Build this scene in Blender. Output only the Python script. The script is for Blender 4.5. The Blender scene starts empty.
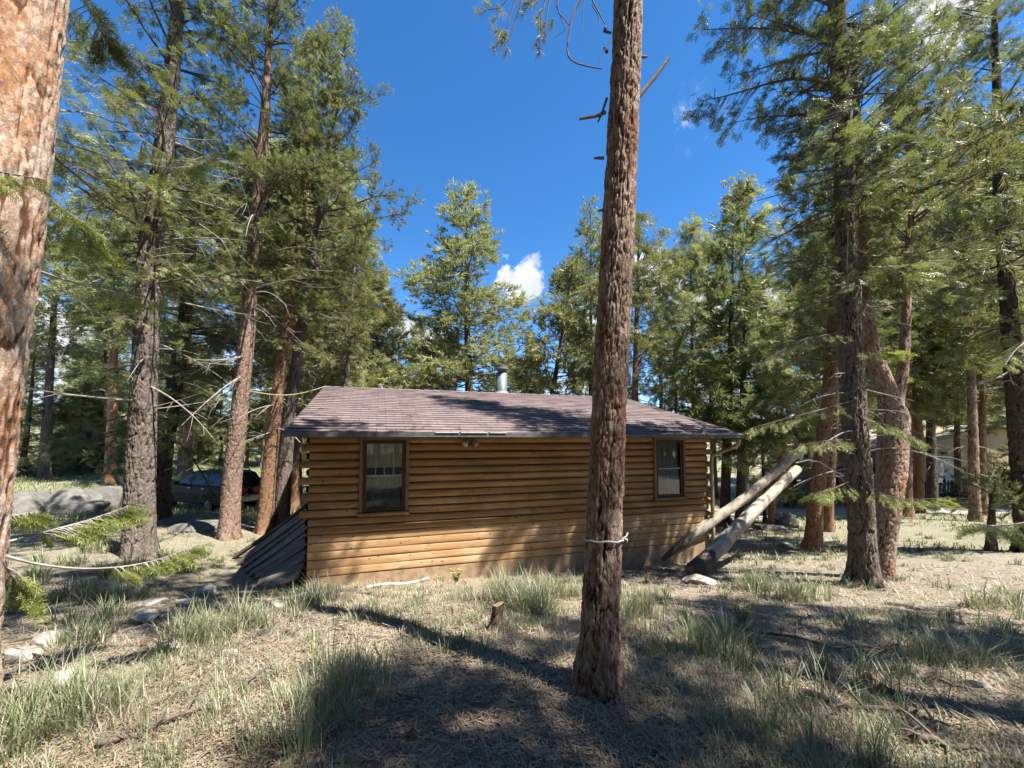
import bpy, math
import numpy as np
from math import radians as R, cos, sin, pi

rng = np.random.default_rng(11)
SC = bpy.context.scene
COL = SC.collection

# ------------------------------------------------------------------ camera model (metres, Y away from the viewer, Z up)
F, CX, CY, PITCH, EYE = 407.6, 512.0, 419.6, 0.051, 1.65

def ray(u, v):
    a = (u - CX) / F; b = (CY - v) / F
    return np.array([a, cos(PITCH) - b * sin(PITCH), sin(PITCH) + b * cos(PITCH)])

def at(u, v, Y):
    d = ray(u, v)
    return np.array([0, 0, EYE]) + d * (Y / d[1])

# ------------------------------------------------------------------ numpy noise
_H = np.random.default_rng(5).random(65536)

def vnoise(p):
    p = np.asarray(p, float)
    i = np.floor(p).astype(np.int64); f = p - i
    f = f * f * (3 - 2 * f)
    def h(dx, dy, dz):
        n = (i[:, 0] + dx) * 73856093 ^ (i[:, 1] + dy) * 19349663 ^ (i[:, 2] + dz) * 83492791
        return _H[n & 65535]
    x, y, z = f[:, 0], f[:, 1], f[:, 2]
    c00 = h(0,0,0)*(1-x)+h(1,0,0)*x; c10 = h(0,1,0)*(1-x)+h(1,1,0)*x
    c01 = h(0,0,1)*(1-x)+h(1,0,1)*x; c11 = h(0,1,1)*(1-x)+h(1,1,1)*x
    return ((c00*(1-y)+c10*y)*(1-z) + (c01*(1-y)+c11*y)*z) * 2 - 1

def vn2(x, y, s, k=0.0):
    x = np.asarray(x, float); y = np.asarray(y, float)
    return vnoise(np.stack([x.ravel()*s, y.ravel()*s, np.full(x.size, 3.3+k)], 1)).reshape(x.shape)

def sstep(a, b, x):
    t = np.clip((x - a) / (b - a), 0, 1)
    return t * t * (3 - 2 * t)

# ------------------------------------------------------------------ terrain
_GP = np.array([(0,0,0),(.56,2.8,0),(-.3,2,0),(-3.4,6.9,-.80),(4.4,9.4,-1.08),(0,8.2,-1.0),(5.3,6.2,-.52),(-7.2,8.1,-.56),(-6.5,9.8,-.66),(3.1,7.2,-.75),
    (-14,19.3,-1.4),(-12,13,-.85),(7.3,9.8,-.95),(27,27,-1.75),(10,17,-1.35),(15,14,-1.1),(0,17,-1.2),(-3,-3,.3),(4,-3,.3),(-3,3,-.02),(3,3.5,-.06),(-2,4.4,-.12),(9,5,-.25),
    (-20,32,-1.0),(-30,45,-.3),(-45,30,-.2),(0,45,-.6),(40,50,-1.6),(60,25,-1.8),(0,-25,1.2),(-40,0,.4),(40,0,-.3),(-10,2,.05),(-60,60,.8),(60,65,-1.0),(0,70,0.2)], float)

def _tps(r2):
    return np.where(r2 > 1e-9, 0.5 * r2 * np.log(np.maximum(r2, 1e-9)), 0)

def _fit():
    n = len(_GP); xy = _GP[:, :2] / 20
    d = ((xy[:, None] - xy[None]) ** 2).sum(2)
    A = np.zeros((n+3, n+3)); A[:n, :n] = _tps(d) + np.eye(n) * 2e-4
    A[:n, n:] = np.c_[np.ones(n), xy]; A[n:, :n] = A[:n, n:].T
    return np.linalg.solve(A, np.r_[_GP[:, 2], 0, 0, 0])
_W = _fit()

def gh(x, y):
    x = np.asarray(x, float); y = np.asarray(y, float)
    sh = x.shape; x = x.ravel(); y = y.ravel()
    r = np.hypot(x, y); k = np.minimum(1, 75 / np.maximum(r, 1e-6))
    out = np.zeros(len(x)); q = np.c_[x*k, y*k] / 20
    for s in range(0, len(x), 40000):
        e = slice(s, s+40000)
        d = ((q[e, None] - _GP[None, :, :2] / 20) ** 2).sum(2)
        out[e] = _tps(d) @ _W[:-3] + _W[-3] + q[e] @ _W[-2:]
    near = np.exp(-r / 14)
    out += near * (0.045 * vn2(x, y, .9) + 0.022 * vn2(x, y, 3.1, 4) + .010 * vn2(x, y, 9, 8))
    out += sstep(70, 260, r) * 14
    return out.reshape(sh)

def g1(x, y):
    return float(gh(np.array([x]), np.array([y]))[0])

def on_ground(u, v):
    d = ray(u, v); t = np.linspace(.5, 90, 6000)
    z = EYE + d[2]*t; g = gh(d[0]*t, d[1]*t)
    i = int(np.argmax(z < g))
    return np.array([d[0]*t[i], d[1]*t[i], g[i]])

# ------------------------------------------------------------------ mesh helpers
def link(o, parent=None):
    COL.objects.link(o)
    if parent is not None:
        o.parent = parent
    return o

def tag(o, label=None, cat=None, group=None, kind=None):
    if label: o['label'] = label
    if cat: o['category'] = cat
    if group: o['group'] = group
    if kind: o['kind'] = kind
    return o

def empty(name, loc, rz=0.0):
    o = bpy.data.objects.new(name, None)
    o.empty_display_size = .2
    o.location = [float(c) for c in loc]; o.rotation_euler = (0, 0, rz)
    return link(o)

class MB:
    """collects numpy chunks and builds one mesh"""
    def __init__(s): s.v = []; s.f = []; s.m = []; s.t = []; s.n = 0; s.uv = []
    def add(s, v, f, mat=0, tint=0.5):
        v = np.asarray(v, float).reshape(-1, 3); f = np.asarray(f, np.int64)
        s.v.append(v); s.f.append(f + s.n); s.m.append(mat)
        s.t.append(np.broadcast_to(np.asarray(tint, float), (len(v),)))
        s.n += len(v)
    def box(s, x0, x1, y0, y1, z0, z1, mat=0, tint=.5):
        v = [(x0,y0,z0),(x1,y0,z0),(x1,y1,z0),(x0,y1,z0),(x0,y0,z1),(x1,y0,z1),(x1,y1,z1),(x0,y1,z1)]
        s.add(v, [(0,3,2,1),(4,5,6,7),(0,1,5,4),(1,2,6,5),(2,3,7,6),(3,0,4,7)], mat, tint)
    def tube(s, pts, r, k=8, mat=0, tint=.5, cap=True):
        pts = np.asarray(pts, float); r = np.broadcast_to(np.asarray(r, float), (len(pts),))
        v, f = tubes(pts[None], r[None], k)
        s.add(v, f, mat, tint)
        if cap:
            n = len(pts)
            s.add(np.r_[v[:k], v[(n-1)*k:]], [[k-1-i for i in range(k)], [k+i for i in range(k)]], mat, tint)
    def build(s, name, mats, parent=None, smooth=False, bevel=0, weld=False):
        V = np.concatenate(s.v).astype(np.float32)
        tot = []; loops = []; mi = []
        for f, m in zip(s.f, s.m):
            tot.append(np.full(len(f), f.shape[1], np.int32)); loops.append(f.ravel())
            mi.append(np.broadcast_to(np.asarray(m, np.int32), (len(f),)))
        tot = np.concatenate(tot); loops = np.concatenate(loops).astype(np.int32); mi = np.concatenate(mi).astype(np.int32)
        me = bpy.data.meshes.new(name)
        me.vertices.add(len(V)); me.vertices.foreach_set('co', V.ravel())
        me.loops.add(len(loops)); me.loops.foreach_set('vertex_index', loops)
        me.polygons.add(len(tot))
        st = np.zeros(len(tot), np.int32); st[1:] = np.cumsum(tot)[:-1]
        me.polygons.foreach_set('loop_start', st)
        me.polygons.foreach_set('loop_total', tot)
        me.polygons.foreach_set('material_index', mi)
        me.polygons.foreach_set('use_smooth', np.full(len(tot), bool(smooth)))
        a = me.attributes.new('tint', 'FLOAT', 'POINT'); a.data.foreach_set('value', np.concatenate(s.t).astype(np.float32))
        if s.uv:
            uv = me.uv_layers.new(name='UVMap'); uv.data.foreach_set('uv', np.concatenate(s.uv).astype(np.float32).ravel())
        me.update(calc_edges=True)
        for m in (mats if isinstance(mats, (list, tuple)) else [mats]): me.materials.append(m)
        o = link(bpy.data.objects.new(name, me), parent)
        if bevel:
            b = o.modifiers.new('bevel', 'BEVEL'); b.width = bevel; b.segments = 2; b.limit_method = 'ANGLE'
        return o

def tubes(P, r, k):
    """P (B,n,3), r (B,n) -> verts, quads"""
    B, n, _ = P.shape
    T = np.gradient(P, axis=1); T /= np.linalg.norm(T, axis=2, keepdims=True) + 1e-9
    mt = T.mean(1); ref = np.where(np.abs(mt[:, 2:3]) > .8, np.array([[1., 0, 0]]), np.array([[0, 0, 1.]]))
    n1 = np.cross(T, ref[:, None, :]); n1 /= np.linalg.norm(n1, axis=2, keepdims=True) + 1e-9
    n2 = np.cross(n1, T)
    a = np.arange(k) * 2 * pi / k
    v = P[:, :, None] + r[:, :, None, None] * (np.cos(a)[None, None, :, None] * n1[:, :, None] + np.sin(a)[None, None, :, None] * n2[:, :, None])
    idx = np.arange(B*n*k).reshape(B, n, k)
    i2 = np.roll(idx, -1, axis=2)
    f = np.stack([idx[:, :-1], i2[:, :-1], i2[:, 1:], idx[:, 1:]], -1).reshape(-1, 4)
    return v.reshape(-1, 3), f

# ------------------------------------------------------------------ node helper
class NT:
    def __init__(s, tree): s.t = tree; s.n = tree.nodes; s.l = tree.links
    def new(s, typ, **kw):
        n = s.n.new(typ)
        ins = kw.pop('ins', {})
        for k, v in kw.items(): setattr(n, k, v)
        for k, v in ins.items(): s.set(n.inputs[k], v)
        return n
    def set(s, sock, v):
        if isinstance(v, bpy.types.NodeSocket): s.l.new(v, sock)
        else: sock.default_value = v
    def math(s, op, a, b=0.0, c=None, clamp=False):
        n = s.n.new('ShaderNodeMath'); n.operation = op; n.use_clamp = clamp
        s.set(n.inputs[0], a); s.set(n.inputs[1], b)
        if c is not None: s.set(n.inputs[2], c)
        return n.outputs[0]
    def mix(s, f, a, b, blend='MIX'):
        n = s.n.new('ShaderNodeMix'); n.data_type = 'RGBA'; n.blend_type = blend
        s.set(n.inputs[0], f); s.set(n.inputs[6], a); s.set(n.inputs[7], b)
        return n.outputs[2]
    def ramp(s, f, a, b):
        n = s.new('ShaderNodeMapRange', interpolation_type='SMOOTHSTEP'); s.set(n.inputs[0], f); n.inputs[1].default_value = a; n.inputs[2].default_value = b
        return n.outputs[0]
    def coord(s, scale=(1,1,1), kind='Object'):
        tc = s.n.new('ShaderNodeTexCoord'); m = s.n.new('ShaderNodeMapping'); m.inputs['Scale'].default_value = scale
        s.l.new(tc.outputs[kind], m.inputs[0]); return m.outputs[0]
    def noise(s, vec, scale, detail=4, rough=.55, dist=0.0, col=False):
        n = s.new('ShaderNodeTexNoise', ins={'Scale': scale, 'Detail': detail, 'Roughness': rough, 'Distortion': dist}); s.l.new(vec, n.inputs['Vector'])
        return n.outputs['Color' if col else 'Fac']
    def attr(s, name):
        n = s.n.new('ShaderNodeAttribute'); n.attribute_name = name; return n.outputs['Fac']
    def bump(s, h, strength=.5, dist=.01):
        n = s.new('ShaderNodeBump', ins={'Strength': strength, 'Distance': dist}); s.l.new(h, n.inputs['Height']); return n.outputs[0]

def c4(c): return (c[0], c[1], c[2], 1.0)

def material(name):
    m = bpy.data.materials.new(name); m.use_nodes = True
    nt = NT(m.node_tree); b = m.node_tree.nodes['Principled BSDF']
    return m, nt, b

def simple(name, col, rough=.6, metal=0.0, var=.25, scale=14, spec=.4, bump=.0):
    m, nt, b = material(name)
    v = nt.coord()
    n = nt.noise(v, scale, 5, .6)
    c = nt.mix(nt.ramp(n, .3, .7), c4([x*(1-var) for x in col]), c4([min(1, x*(1+var*.6)) for x in col]))
    nt.set(b.inputs['Base Color'], c)
    b.inputs['Roughness'].default_value = rough; b.inputs['Metallic'].default_value = metal; b.inputs['Specular IOR Level'].default_value = spec
    if bump: nt.set(b.inputs['Normal'], nt.bump(nt.noise(v, scale*5, 4), bump, .01))
    return m

def bark_mat(name, plate, flake, crack, flake_amt=.5, warm=None):
    m, nt, b = material(name)
    v = nt.coord((1, 1, .35))
    n1 = nt.noise(v, 22, 5, .65); n2 = nt.noise(nt.coord((1, 1, .5)), 3.0, 3); n3 = nt.noise(nt.coord((1,1,.8)), 75, 4, .7)
    c = nt.mix(nt.ramp(n1, .5-.22*flake_amt, .78-.25*flake_amt), c4(plate), c4(flake))
    if warm: c = nt.mix(nt.ramp(n2, .45, .68), c, c4(warm))
    vo = nt.new('ShaderNodeTexVoronoi', ins={'Scale': 60.0, 'Randomness': 1.0}); wv_ = nt.new('ShaderNodeVectorMath', operation='MULTIPLY_ADD')
    nt.l.new(nt.noise(nt.coord(), 30, 3, .6, col=True), wv_.inputs[0]); wv_.inputs[1].default_value = (.02, .02, .02); nt.l.new(nt.coord((1, 1, .42)), wv_.inputs[2]); nt.l.new(wv_.outputs[0], vo.inputs['Vector'])
    sp_ = nt.new('ShaderNodeSeparateColor'); nt.l.new(vo.outputs['Color'], sp_.inputs[0])
    big = nt.ramp(nt.noise(nt.coord((1, 1, .45)), 2.4, 4, .6), .32, .62)
    c = nt.mix(nt.math('MULTIPLY', nt.math('MULTIPLY', nt.ramp(sp_.outputs[0], .52, .8), nt.math('MULTIPLY_ADD', big, .8, .2)), .35+.6*flake_amt), c, c4(flake))
    c = nt.mix(nt.math('MULTIPLY', nt.ramp(sp_.outputs[1], .55, .9), .6), c, nt.mix(.5, c4(plate), c4(crack)))
    c = nt.mix(nt.ramp(n3, .25, .8), nt.mix(.5, c, c4(crack)), c)
    c = nt.mix(nt.ramp(nt.attr('tint'), .05, .42), c4(crack), c)
    nt.set(b.inputs['Base Color'], c)
    b.inputs['Roughness'].default_value = .9; b.inputs['Specular IOR Level'].default_value = .15
    h = nt.math('ADD', nt.math('ADD', nt.math('MULTIPLY', n1, .5), nt.math('MULTIPLY', n3, .5)), nt.math('MULTIPLY', sp_.outputs[0], .45))
    nt.set(b.inputs['Normal'], nt.bump(h, .9, .016))
    return m

def leaf_mat(name, dark, light, tip=None, trans=.35):
    m, nt, b = material(name)
    t = nt.attr('tint')
    c = nt.mix(t, c4(dark), c4(light))
    c = nt.mix(nt.ramp(nt.noise(nt.coord(), 1.1, 2), .35, .7), nt.mix(.35, c, c4([x*.55 for x in dark])), c)
    nt.set(b.inputs['Base Color'], c); b.inputs['Roughness'].default_value = .45; b.inputs['Specular IOR Level'].default_value = .5
    tr = nt.new('ShaderNodeBsdfTranslucent'); nt.set(tr.inputs['Color'], nt.mix(.4, c, c4([light[0]*1.15, light[1]*1.2, light[2]*.8])))
    mx = nt.new('ShaderNodeMixShader'); mx.inputs[0].default_value = trans
    nt.l.new(b.outputs[0], mx.inputs[1]); nt.l.new(tr.outputs[0], mx.inputs[2])
    nt.l.new(mx.outputs[0], m.node_tree.nodes['Material Output'].inputs[0])
    return m

MT = {}
MT['bark_red'] = bark_mat('red_brown_bark', (.24,.125,.078), (.52,.40,.32), (.04,.02,.014), .66, (.26,.11,.06))
MT['bark_orange'] = bark_mat('orange_bark', (.48,.27,.15), (.66,.55,.45), (.13,.06,.035), .85, (.54,.28,.14))
MT['bark_pink'] = bark_mat('pinkish_bark', (.33,.20,.14), (.43,.33,.27), (.10,.055,.04), .55)
MT['bark_pale'] = bark_mat('pale_flaky_bark', (.40,.21,.11), (.56,.46,.38), (.07,.035,.02), .75, (.42,.19,.09))
MT['bark_grey'] = bark_mat('grey_furrowed_bark', (.20,.155,.125), (.34,.29,.25), (.04,.03,.025), .4)
MT['bark_dark'] = bark_mat('dark_bark', (.10,.075,.06), (.20,.165,.14), (.025,.02,.016), .35)
MT['bark_tan'] = bark_mat('tan_orange_bark', (.33,.17,.085), (.40,.28,.20), (.07,.035,.02), .4)
MT['dead'] = simple('dead_branch_wood', (.36,.32,.28), .85, var=.4)
MT['limb'] = simple('limb_bark', (.14,.105,.085), .9, var=.4)
MT['fir'] = leaf_mat('fir_needles', (.068,.088,.030), (.32,.345,.11))
MT['fir_blue'] = leaf_mat('deep_fir_needles', (.054,.074,.030), (.275,.31,.105))
MT['pine'] = leaf_mat('pine_needles', (.09,.105,.038), (.32,.325,.12))
MT['far'] = leaf_mat('distant_needles', (.12,.135,.055), (.40,.40,.17), trans=.45)
MT['new'] = leaf_mat('new_growth_needles', (.17,.22,.045), (.50,.54,.14), trans=.45)

# ------------------------------------------------------------------ foliage units (unit length along +X)
def needles(spec, seed, flat=.25):
    """spec: list of (origin, direction, length, spacing, needle_len, width)"""
    r = np.random.default_rng(seed); vs = []; fs = []; n = 0
    for o, d, L, sp, nl, w in spec:
        d = np.array(d, float); d /= np.linalg.norm(d); lat = np.array([-d[1], d[0], 0.0])
        for x in np.arange(sp*.5, L + .3*sp, sp):
            for sd in (-1, 1):
                p = np.array(o) + d*x
                dd = d*r.uniform(.5, .9) + lat*sd*r.uniform(.6, 1.0) + np.array([0, 0, r.normal(0, flat)])
                dd /= np.linalg.norm(dd); q = p + dd*nl*r.uniform(.75, 1.15)
                sdv = np.cross(dd, [r.normal(0, .4), r.normal(0, .4), 1]); sdv /= np.linalg.norm(sdv)
                vs += [p - sdv*w*.5, p + sdv*w*.5, q]; fs.append((n, n+1, n+2)); n += 3
    return np.array(vs), np.array(fs)

def fir_spray(lod, seed):
    sp, nl, w = [(.050, .11, .034), (.095, .14, .062), (.17, .20, .10), (.30, .34, .20)][lod]
    spec = [((0,0,0), (1,0,-.08), 1, sp, nl, w)]
    for k, x in enumerate((.12, .25, .36, .48, .6, .72)):
        if lod == 3 and k % 2: continue
        for sd in ((-1, 1) if lod < 1 else ((-1)**k,)):
            spec.append(((x, 0, -.03), (.75, sd*.8, -.12), .52*(1-x)+.12, sp, nl, w))
    return needles(spec, seed)

def pine_tuft(lod, seed):
    r = np.random.default_rng(seed); n, w = [(64, .026), (34, .060), (15, .11), (9, .18)][lod]
    x = r.uniform(0, .8, n); az = r.uniform(0, 2*pi, n); sp = r.uniform(.5, 1.3, n)
    d = np.c_[np.full(n, 1.0), np.cos(az)*sp, np.sin(az)*sp]; d /= np.linalg.norm(d, axis=1)[:, None]
    p = np.c_[x, np.zeros(n), np.zeros(n)]; q = p + d * r.uniform(.55, .8, n)[:, None]
    s = np.cross(d, r.normal(size=(n, 3))); s /= np.linalg.norm(s, axis=1)[:, None]
    v = np.stack([p - s*w*.5, p + s*w*.5, q], 1).reshape(-1, 3)
    return v, np.arange(3*n).reshape(-1, 3)

def sprig(lod, seed):
    spec = [((0,0,0), (1,0,-.05), 1, .060, .21, .032)]
    for x, sd in ((.3, 1), (.42, -1), (.6, 1)): spec.append(((x,0,-.02), (.8, .6*sd, -.08), .42*(1.1-x), .075, .18, .032))
    return needles(spec, seed, .45)

UNITS = {}
def unit(kind, lod):
    if (kind, lod) not in UNITS:
        UNITS[kind, lod] = [{'fir': fir_spray, 'pine': pine_tuft, 'sprig': sprig}[kind](lod, 40+lod*7+s) for s in range(3)]
    return UNITS[kind, lod]

def place_units(mb, kind, lod, pos, dirs, size, tint, mat, r):
    n = len(pos); units = unit(kind, lod)
    d = dirs / (np.linalg.norm(dirs, axis=1, keepdims=True) + 1e-9)
    up = np.array([0, 0, 1.0]) + r.normal(0, .5, (n, 3))
    y = np.cross(up, d); y /= np.linalg.norm(y, axis=1, keepdims=True) + 1e-9
    z = np.cross(d, y)
    which = r.integers(0, len(units), n)
    for k, (v, f) in enumerate(units):
        s = which == k; m = int(s.sum())
        if not m: continue
        fr = np.stack([d[s], y[s], z[s]], 1)
        V = np.einsum('vj,njk->nvk', v, fr) * size[s][:, None, None] + pos[s][:, None]
        ff = f[None] + (np.arange(m) * len(v))[:, None, None]
        tt = np.repeat(tint[s], len(v)) + np.tile(r.normal(0, .08, len(v)), m)
        mb.add(V.reshape(-1, 3), ff.reshape(-1, f.shape[1]), mat, np.clip(tt, 0, 1))

def crown_mesh(center, h0, h1, Lmax, nb, kind, lod, dens, r, usize, shape='fir', bias=None, droop=.3, azr=None, twigs=True, bare=0.0, radius=None):
    """branches on a trunk centre line (function of local height) with needle units"""
    mb = MB()
    t = np.sort(r.random(nb) ** (1.05 if shape == 'fir' else .9))
    h = h0 + (h1 - h0) * t
    az = r.uniform(0, 2*pi, nb) if azr is None else r.uniform(azr[0], azr[1], nb)
    if shape == 'fir': prof = (1 - t) ** .75 * (.72 + .28 * np.minimum(1, t * 5)) + .07
    elif shape == 'column': prof = (1 - t ** 3) * (.6 + .4*np.minimum(1, t*4)) * .9 + .1
    else: prof = (1 - t ** 2.4) * (.45 + .55*np.minimum(1, t*2.5)) + .10
    L = Lmax * prof * r.uniform(.5, 1.15, nb) * (1 + .35 * np.array([sin(x*1.7)*cos(y*2.1) for x, y in zip(h, az)]))
    if bias is not None: L *= 1 + bias[1] * np.cos(az - bias[0])
    L = np.maximum(L, .25)
    el = (R(-8) + t * R(50) if shape in ('fir',) else R(5) + t * R(45)) + r.normal(0, R(10), nb)
    n = 7; s = np.linspace(0, 1, n)
    D = np.stack([np.cos(az), np.sin(az), np.zeros(nb)], 1); LAT = np.stack([-np.sin(az), np.cos(az), np.zeros(nb)], 1)
    C = np.array([center(x) for x in h])
    hor = np.cos(el)[:, None] * L[:, None] * s
    ver = np.sin(el)[:, None] * L[:, None] * s - droop * (1-t)[:, None] * L[:, None] * s**2 + .16 * droop * L[:, None] * s**4
    wig = r.normal(0, .09, nb)[:, None] * L[:, None] * s**2 + r.normal(0, .03, nb)[:, None] * L[:, None] * np.sin(s*6)
    Pth = C[:, None] + D[:, None] * hor[:, :, None] + LAT[:, None] * wig[:, :, None]; Pth[:, :, 2] += ver
    br = (.008 + .010 * L)[:, None] * (1 - .85 * s)[None]
    v, f = tubes(Pth, br, 5 if lod < 2 else 3)
    mb.add(v, f, 0, .5)
    # needle units
    cnt = np.maximum(2, (dens * L * (.6 + .4 * L / Lmax)).astype(int))
    cnt[r.random(nb) < bare] = 0
    bi = np.repeat(np.arange(nb), cnt); N = len(bi)
    ncl = np.maximum(2, (L * (2.6 if kind == 'fir' else 2.2) + r.uniform(0, 1.5, nb)).astype(int)); mxc = int(ncl.max())
    smin = .22 if shape != 'pine' else .38
    cs = smin + (1.02 - smin) * (np.arange(mxc)[None] + r.uniform(.3, 1, (nb, mxc))) / ncl[:, None]
    cw = r.uniform(-1, 1, (nb, mxc)) * .30 * (1.1 - np.clip(cs, 0, 1)) ** .6
    ci = (r.random(N) * ncl[bi]).astype(int)
    sg = (.085 if lod < 2 else .12) / np.maximum(L[bi], .5)
    ss = np.clip(cs[bi, ci] + r.normal(0, 1, N) * sg, .12, 1.04)
    wc = cw[bi, ci] * L[bi]
    x = ss * (n - 1); i0 = np.minimum(x.astype(int), n - 2); fx = (x - i0)[:, None]
    base = Pth[bi, i0] * (1 - fx) + Pth[bi, i0 + 1] * fx
    tan = Pth[bi, i0 + 1] - Pth[bi, i0]; tan /= np.linalg.norm(tan, axis=1, keepdims=True) + 1e-9
    dw = r.normal(0, .10 if lod < 2 else .15, N); w = wc + dw
    off = LAT[bi] * w[:, None] + tan * (np.abs(wc) * .45)[:, None]
    dz_ = r.normal(0, .055 if kind == 'fir' else .09, N)
    off[:, 2] += -np.abs(wc) * (.22 if kind == 'fir' else -.10) + dz_
    pos = base + off
    dr = tan * r.uniform(.2, .9, N)[:, None] + LAT[bi] * (dw * 5 + np.sign(wc) * .3)[:, None] + r.normal(0, .48, (N, 3))
    dr[:, 2] += dz_ * 5 + (-.15 if kind == 'fir' else .35)
    btint = np.clip(r.normal(.5, .2, nb), 0, 1)
    tint = np.clip(btint[bi] + r.normal(0, .2, (nb, mxc))[bi, ci] + r.normal(0, .2, N), 0, 1)
    sz = usize * r.uniform(.65, 1.25, N)
    place_units(mb, kind, lod, pos, dr, sz, tint, 1, r)
    if twigs and lod < 2:
        q = np.stack([base, base * .5 + pos * .5, pos], 1)
        v, f = tubes(q, np.broadcast_to(np.array([.004, .003, .0015]), (N, 3)), 3)
        mb.add(v, f, 0, .4)
    return mb

def trunk_mesh(center, rad, H, nseg, dz, fine, amp, r, freq=26, fz=6, z0=-.25, plates=True):
    zs = np.r_[np.arange(z0, min(fine, H), dz), np.arange(min(fine, H), H + dz*8, dz * 8)]
    zs[-1] = H
    a = np.arange(nseg) * 2 * pi / nseg
    C = np.array([center(z) for z in zs]); Rr = np.array([rad(z) for z in zs])
    ca, sa = np.cos(a), np.sin(a)
    zz = np.repeat(zs, nseg); aa = np.tile(a, len(zs)); rr = np.repeat(Rr, nseg)
    lob = 1 + .06 * np.sin(3*aa + 1.3*zz*.6) * np.exp(-zz / 1.2) + .13 * np.sin(5*aa+2+1.2*np.sin(2*aa)) * np.exp(-np.maximum(zz, 0) / .20) + .03*np.sin(2*aa+zz*.9)
    r0 = Rr[len(Rr)//6]
    px, py = np.cos(aa) * r0, np.sin(aa) * r0
    off = r.uniform(0, 90)
    wob = vnoise(np.c_[px*9, py*9, zz*3 + off]) * .35
    n1 = np.abs(vnoise(np.c_[px*freq + off + wob, py*freq + wob, zz*fz + off]))
    n2 = vnoise(np.c_[px*freq*2.6, py*freq*2.6 + off, zz*fz*2.4])
    n3 = np.abs(vnoise(np.c_[px*freq*.8 + 7, py*freq*.8 + off, zz*fz*2.1]))
    n4 = vnoise(np.c_[px*freq*6, py*freq*6 + off, zz*fz*7])
    n5 = vnoise(np.c_[px*3 + off, py*3, zz*1.1])
    crack = np.minimum(1, (n1 + .10*n4) * (4.2 + 2*n5))
    if plates: crack = np.minimum(crack, .3 + np.minimum(1, (n3 + .08*n4) * 7) * .7)
    crack = np.clip(crack + n2 * .30 + n4 * .25, 0, 1)
    fade = np.clip((H - zz) / H * 1.5, .15, 1)
    rad_ = rr * lob + amp * fade * (np.floor(crack*4)/4*.6 + crack*.4 - .75) + amp * .30 * n2 * fade + amp*.35*n4*fade
    v = np.c_[np.repeat(C[:, 0], nseg) + np.cos(aa) * rad_, np.repeat(C[:, 1], nseg) + np.sin(aa) * rad_, np.repeat(C[:, 2], nseg)]
    idx = np.arange(len(zs) * nseg).reshape(len(zs), nseg); i2 = np.roll(idx, -1, 1)
    f = np.stack([idx[:-1], i2[:-1], i2[1:], idx[1:]], -1).reshape(-1, 4)
    mb = MB(); mb.add(v, f, 0, crack)
    return mb

def curve_fn(pts):
    """pts (n,3) ordered by z -> smooth centre(z) giving a point"""
    pts = np.asarray(pts, float); z = np.linspace(pts[0, 2], pts[-1, 2], 140)
    x = np.interp(z, pts[:, 2], pts[:, 0]); y = np.interp(z, pts[:, 2], pts[:, 1])
    k = np.ones(5) / 5
    x = np.convolve(np.pad(x, 2, 'reflect', reflect_type='odd'), k, 'valid'); y = np.convolve(np.pad(y, 2, 'reflect', reflect_type='odd'), k, 'valid')
    def c(h):
        return (float(np.interp(h, z, x)), float(np.interp(h, z, y)), float(h))
    return c

def make_tree(name, label, cat, bx, by, way, r0, H, bark, leaf, seed, crown, nseg=32, dz=.05, fine=6.0, amp=.012, freq=26, fz=6, flare=.4, group=None, dead=None, taper=.75, crowns=(), baseZ=None, plates=True, radf=None):
    """way: world waypoints (x,y,z) above the base"""
    r = np.random.default_rng(seed)
    bz = g1(bx, by) if baseZ is None else baseZ
    root = empty(name, (bx, by, bz)); tag(root, label, cat, group)
    loc = [(0, 0, -.3)] + [(p[0]-bx, p[1]-by, p[2]-bz) for p in way]
    if loc[-1][2] < H:
        a, b = np.array(loc[-2]), np.array(loc[-1]); d = (b-a) / max(.01, b[2]-a[2])
        loc.append(tuple(b + d * (H - b[2]) * np.array([.5, .5, 1])))
    cf = curve_fn(loc)
    def rad(h):
        return r0 * max(.04, (1 - max(h, 0)/H)) ** taper + r0 * flare * math.exp(-max(h+.02, 0) / .22)
    if radf:
        base_rad = rad
        def rad(h): return float(np.interp(h, [q[0] for q in radf], [q[1] for q in radf])) + r0 * flare * math.exp(-max(h+.02, 0) / .22)
    tb = trunk_mesh(cf, rad, H, nseg, dz, fine, amp, r, freq, fz, plates=plates).build('trunk', MT[bark], root, True)
    for cr in ([crown] if crown else []) + list(crowns):
        cr = dict(cr); nm = cr.pop('name', 'crown'); lf = cr.pop('leaf', leaf)
        crown_mesh(cf, r=r, **cr).build(nm, [MT['limb'], MT[lf]], root)
    if dead:
        n, a, b, Ld, azr = dead
        hs = r.uniform(a, b, n); az = r.uniform(azr[0], azr[1], n); s = np.linspace(0, 1, 8)
        for h, q in zip(hs, az):
            L = Ld * r.uniform(.35, 1); c = np.array(cf(h)); e = r.normal(R(-2), R(14)); sg = r.normal(-.1, .22); wv = r.normal(0, .14)
            p = np.stack([c[0] + (rad(h)*.7 + L*s*cos(e))*cos(q) - sin(q)*wv*L*s**2, c[1] + (rad(h)*.7 + L*s*cos(e))*sin(q) + cos(q)*wv*L*s**2, c[2] + L*s*sin(e) + sg*L*s**2], 1)
            mb = MB(); mb.tube(p, (.006 + .007*L) * (1 - .85*s), 5)
            for k in range(r.integers(1, 5)):
                x = r.uniform(.35, .95); i = int(x*7); q0 = p[i]; d = r.normal(0, .5, 3) + np.array([cos(q), sin(q), -.4]); l2 = L*r.uniform(.12, .35)
                q2 = q0 + d/np.linalg.norm(d)*l2
                mb.tube([q0, (q0+q2)/2 + r.normal(0, .02, 3), q2 + np.array([0, 0, -.12*l2])], [.005, .004, .002], 4)
            mb.build('bare_branch', MT['dead'], root)
    return root, cf, rad

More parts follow.
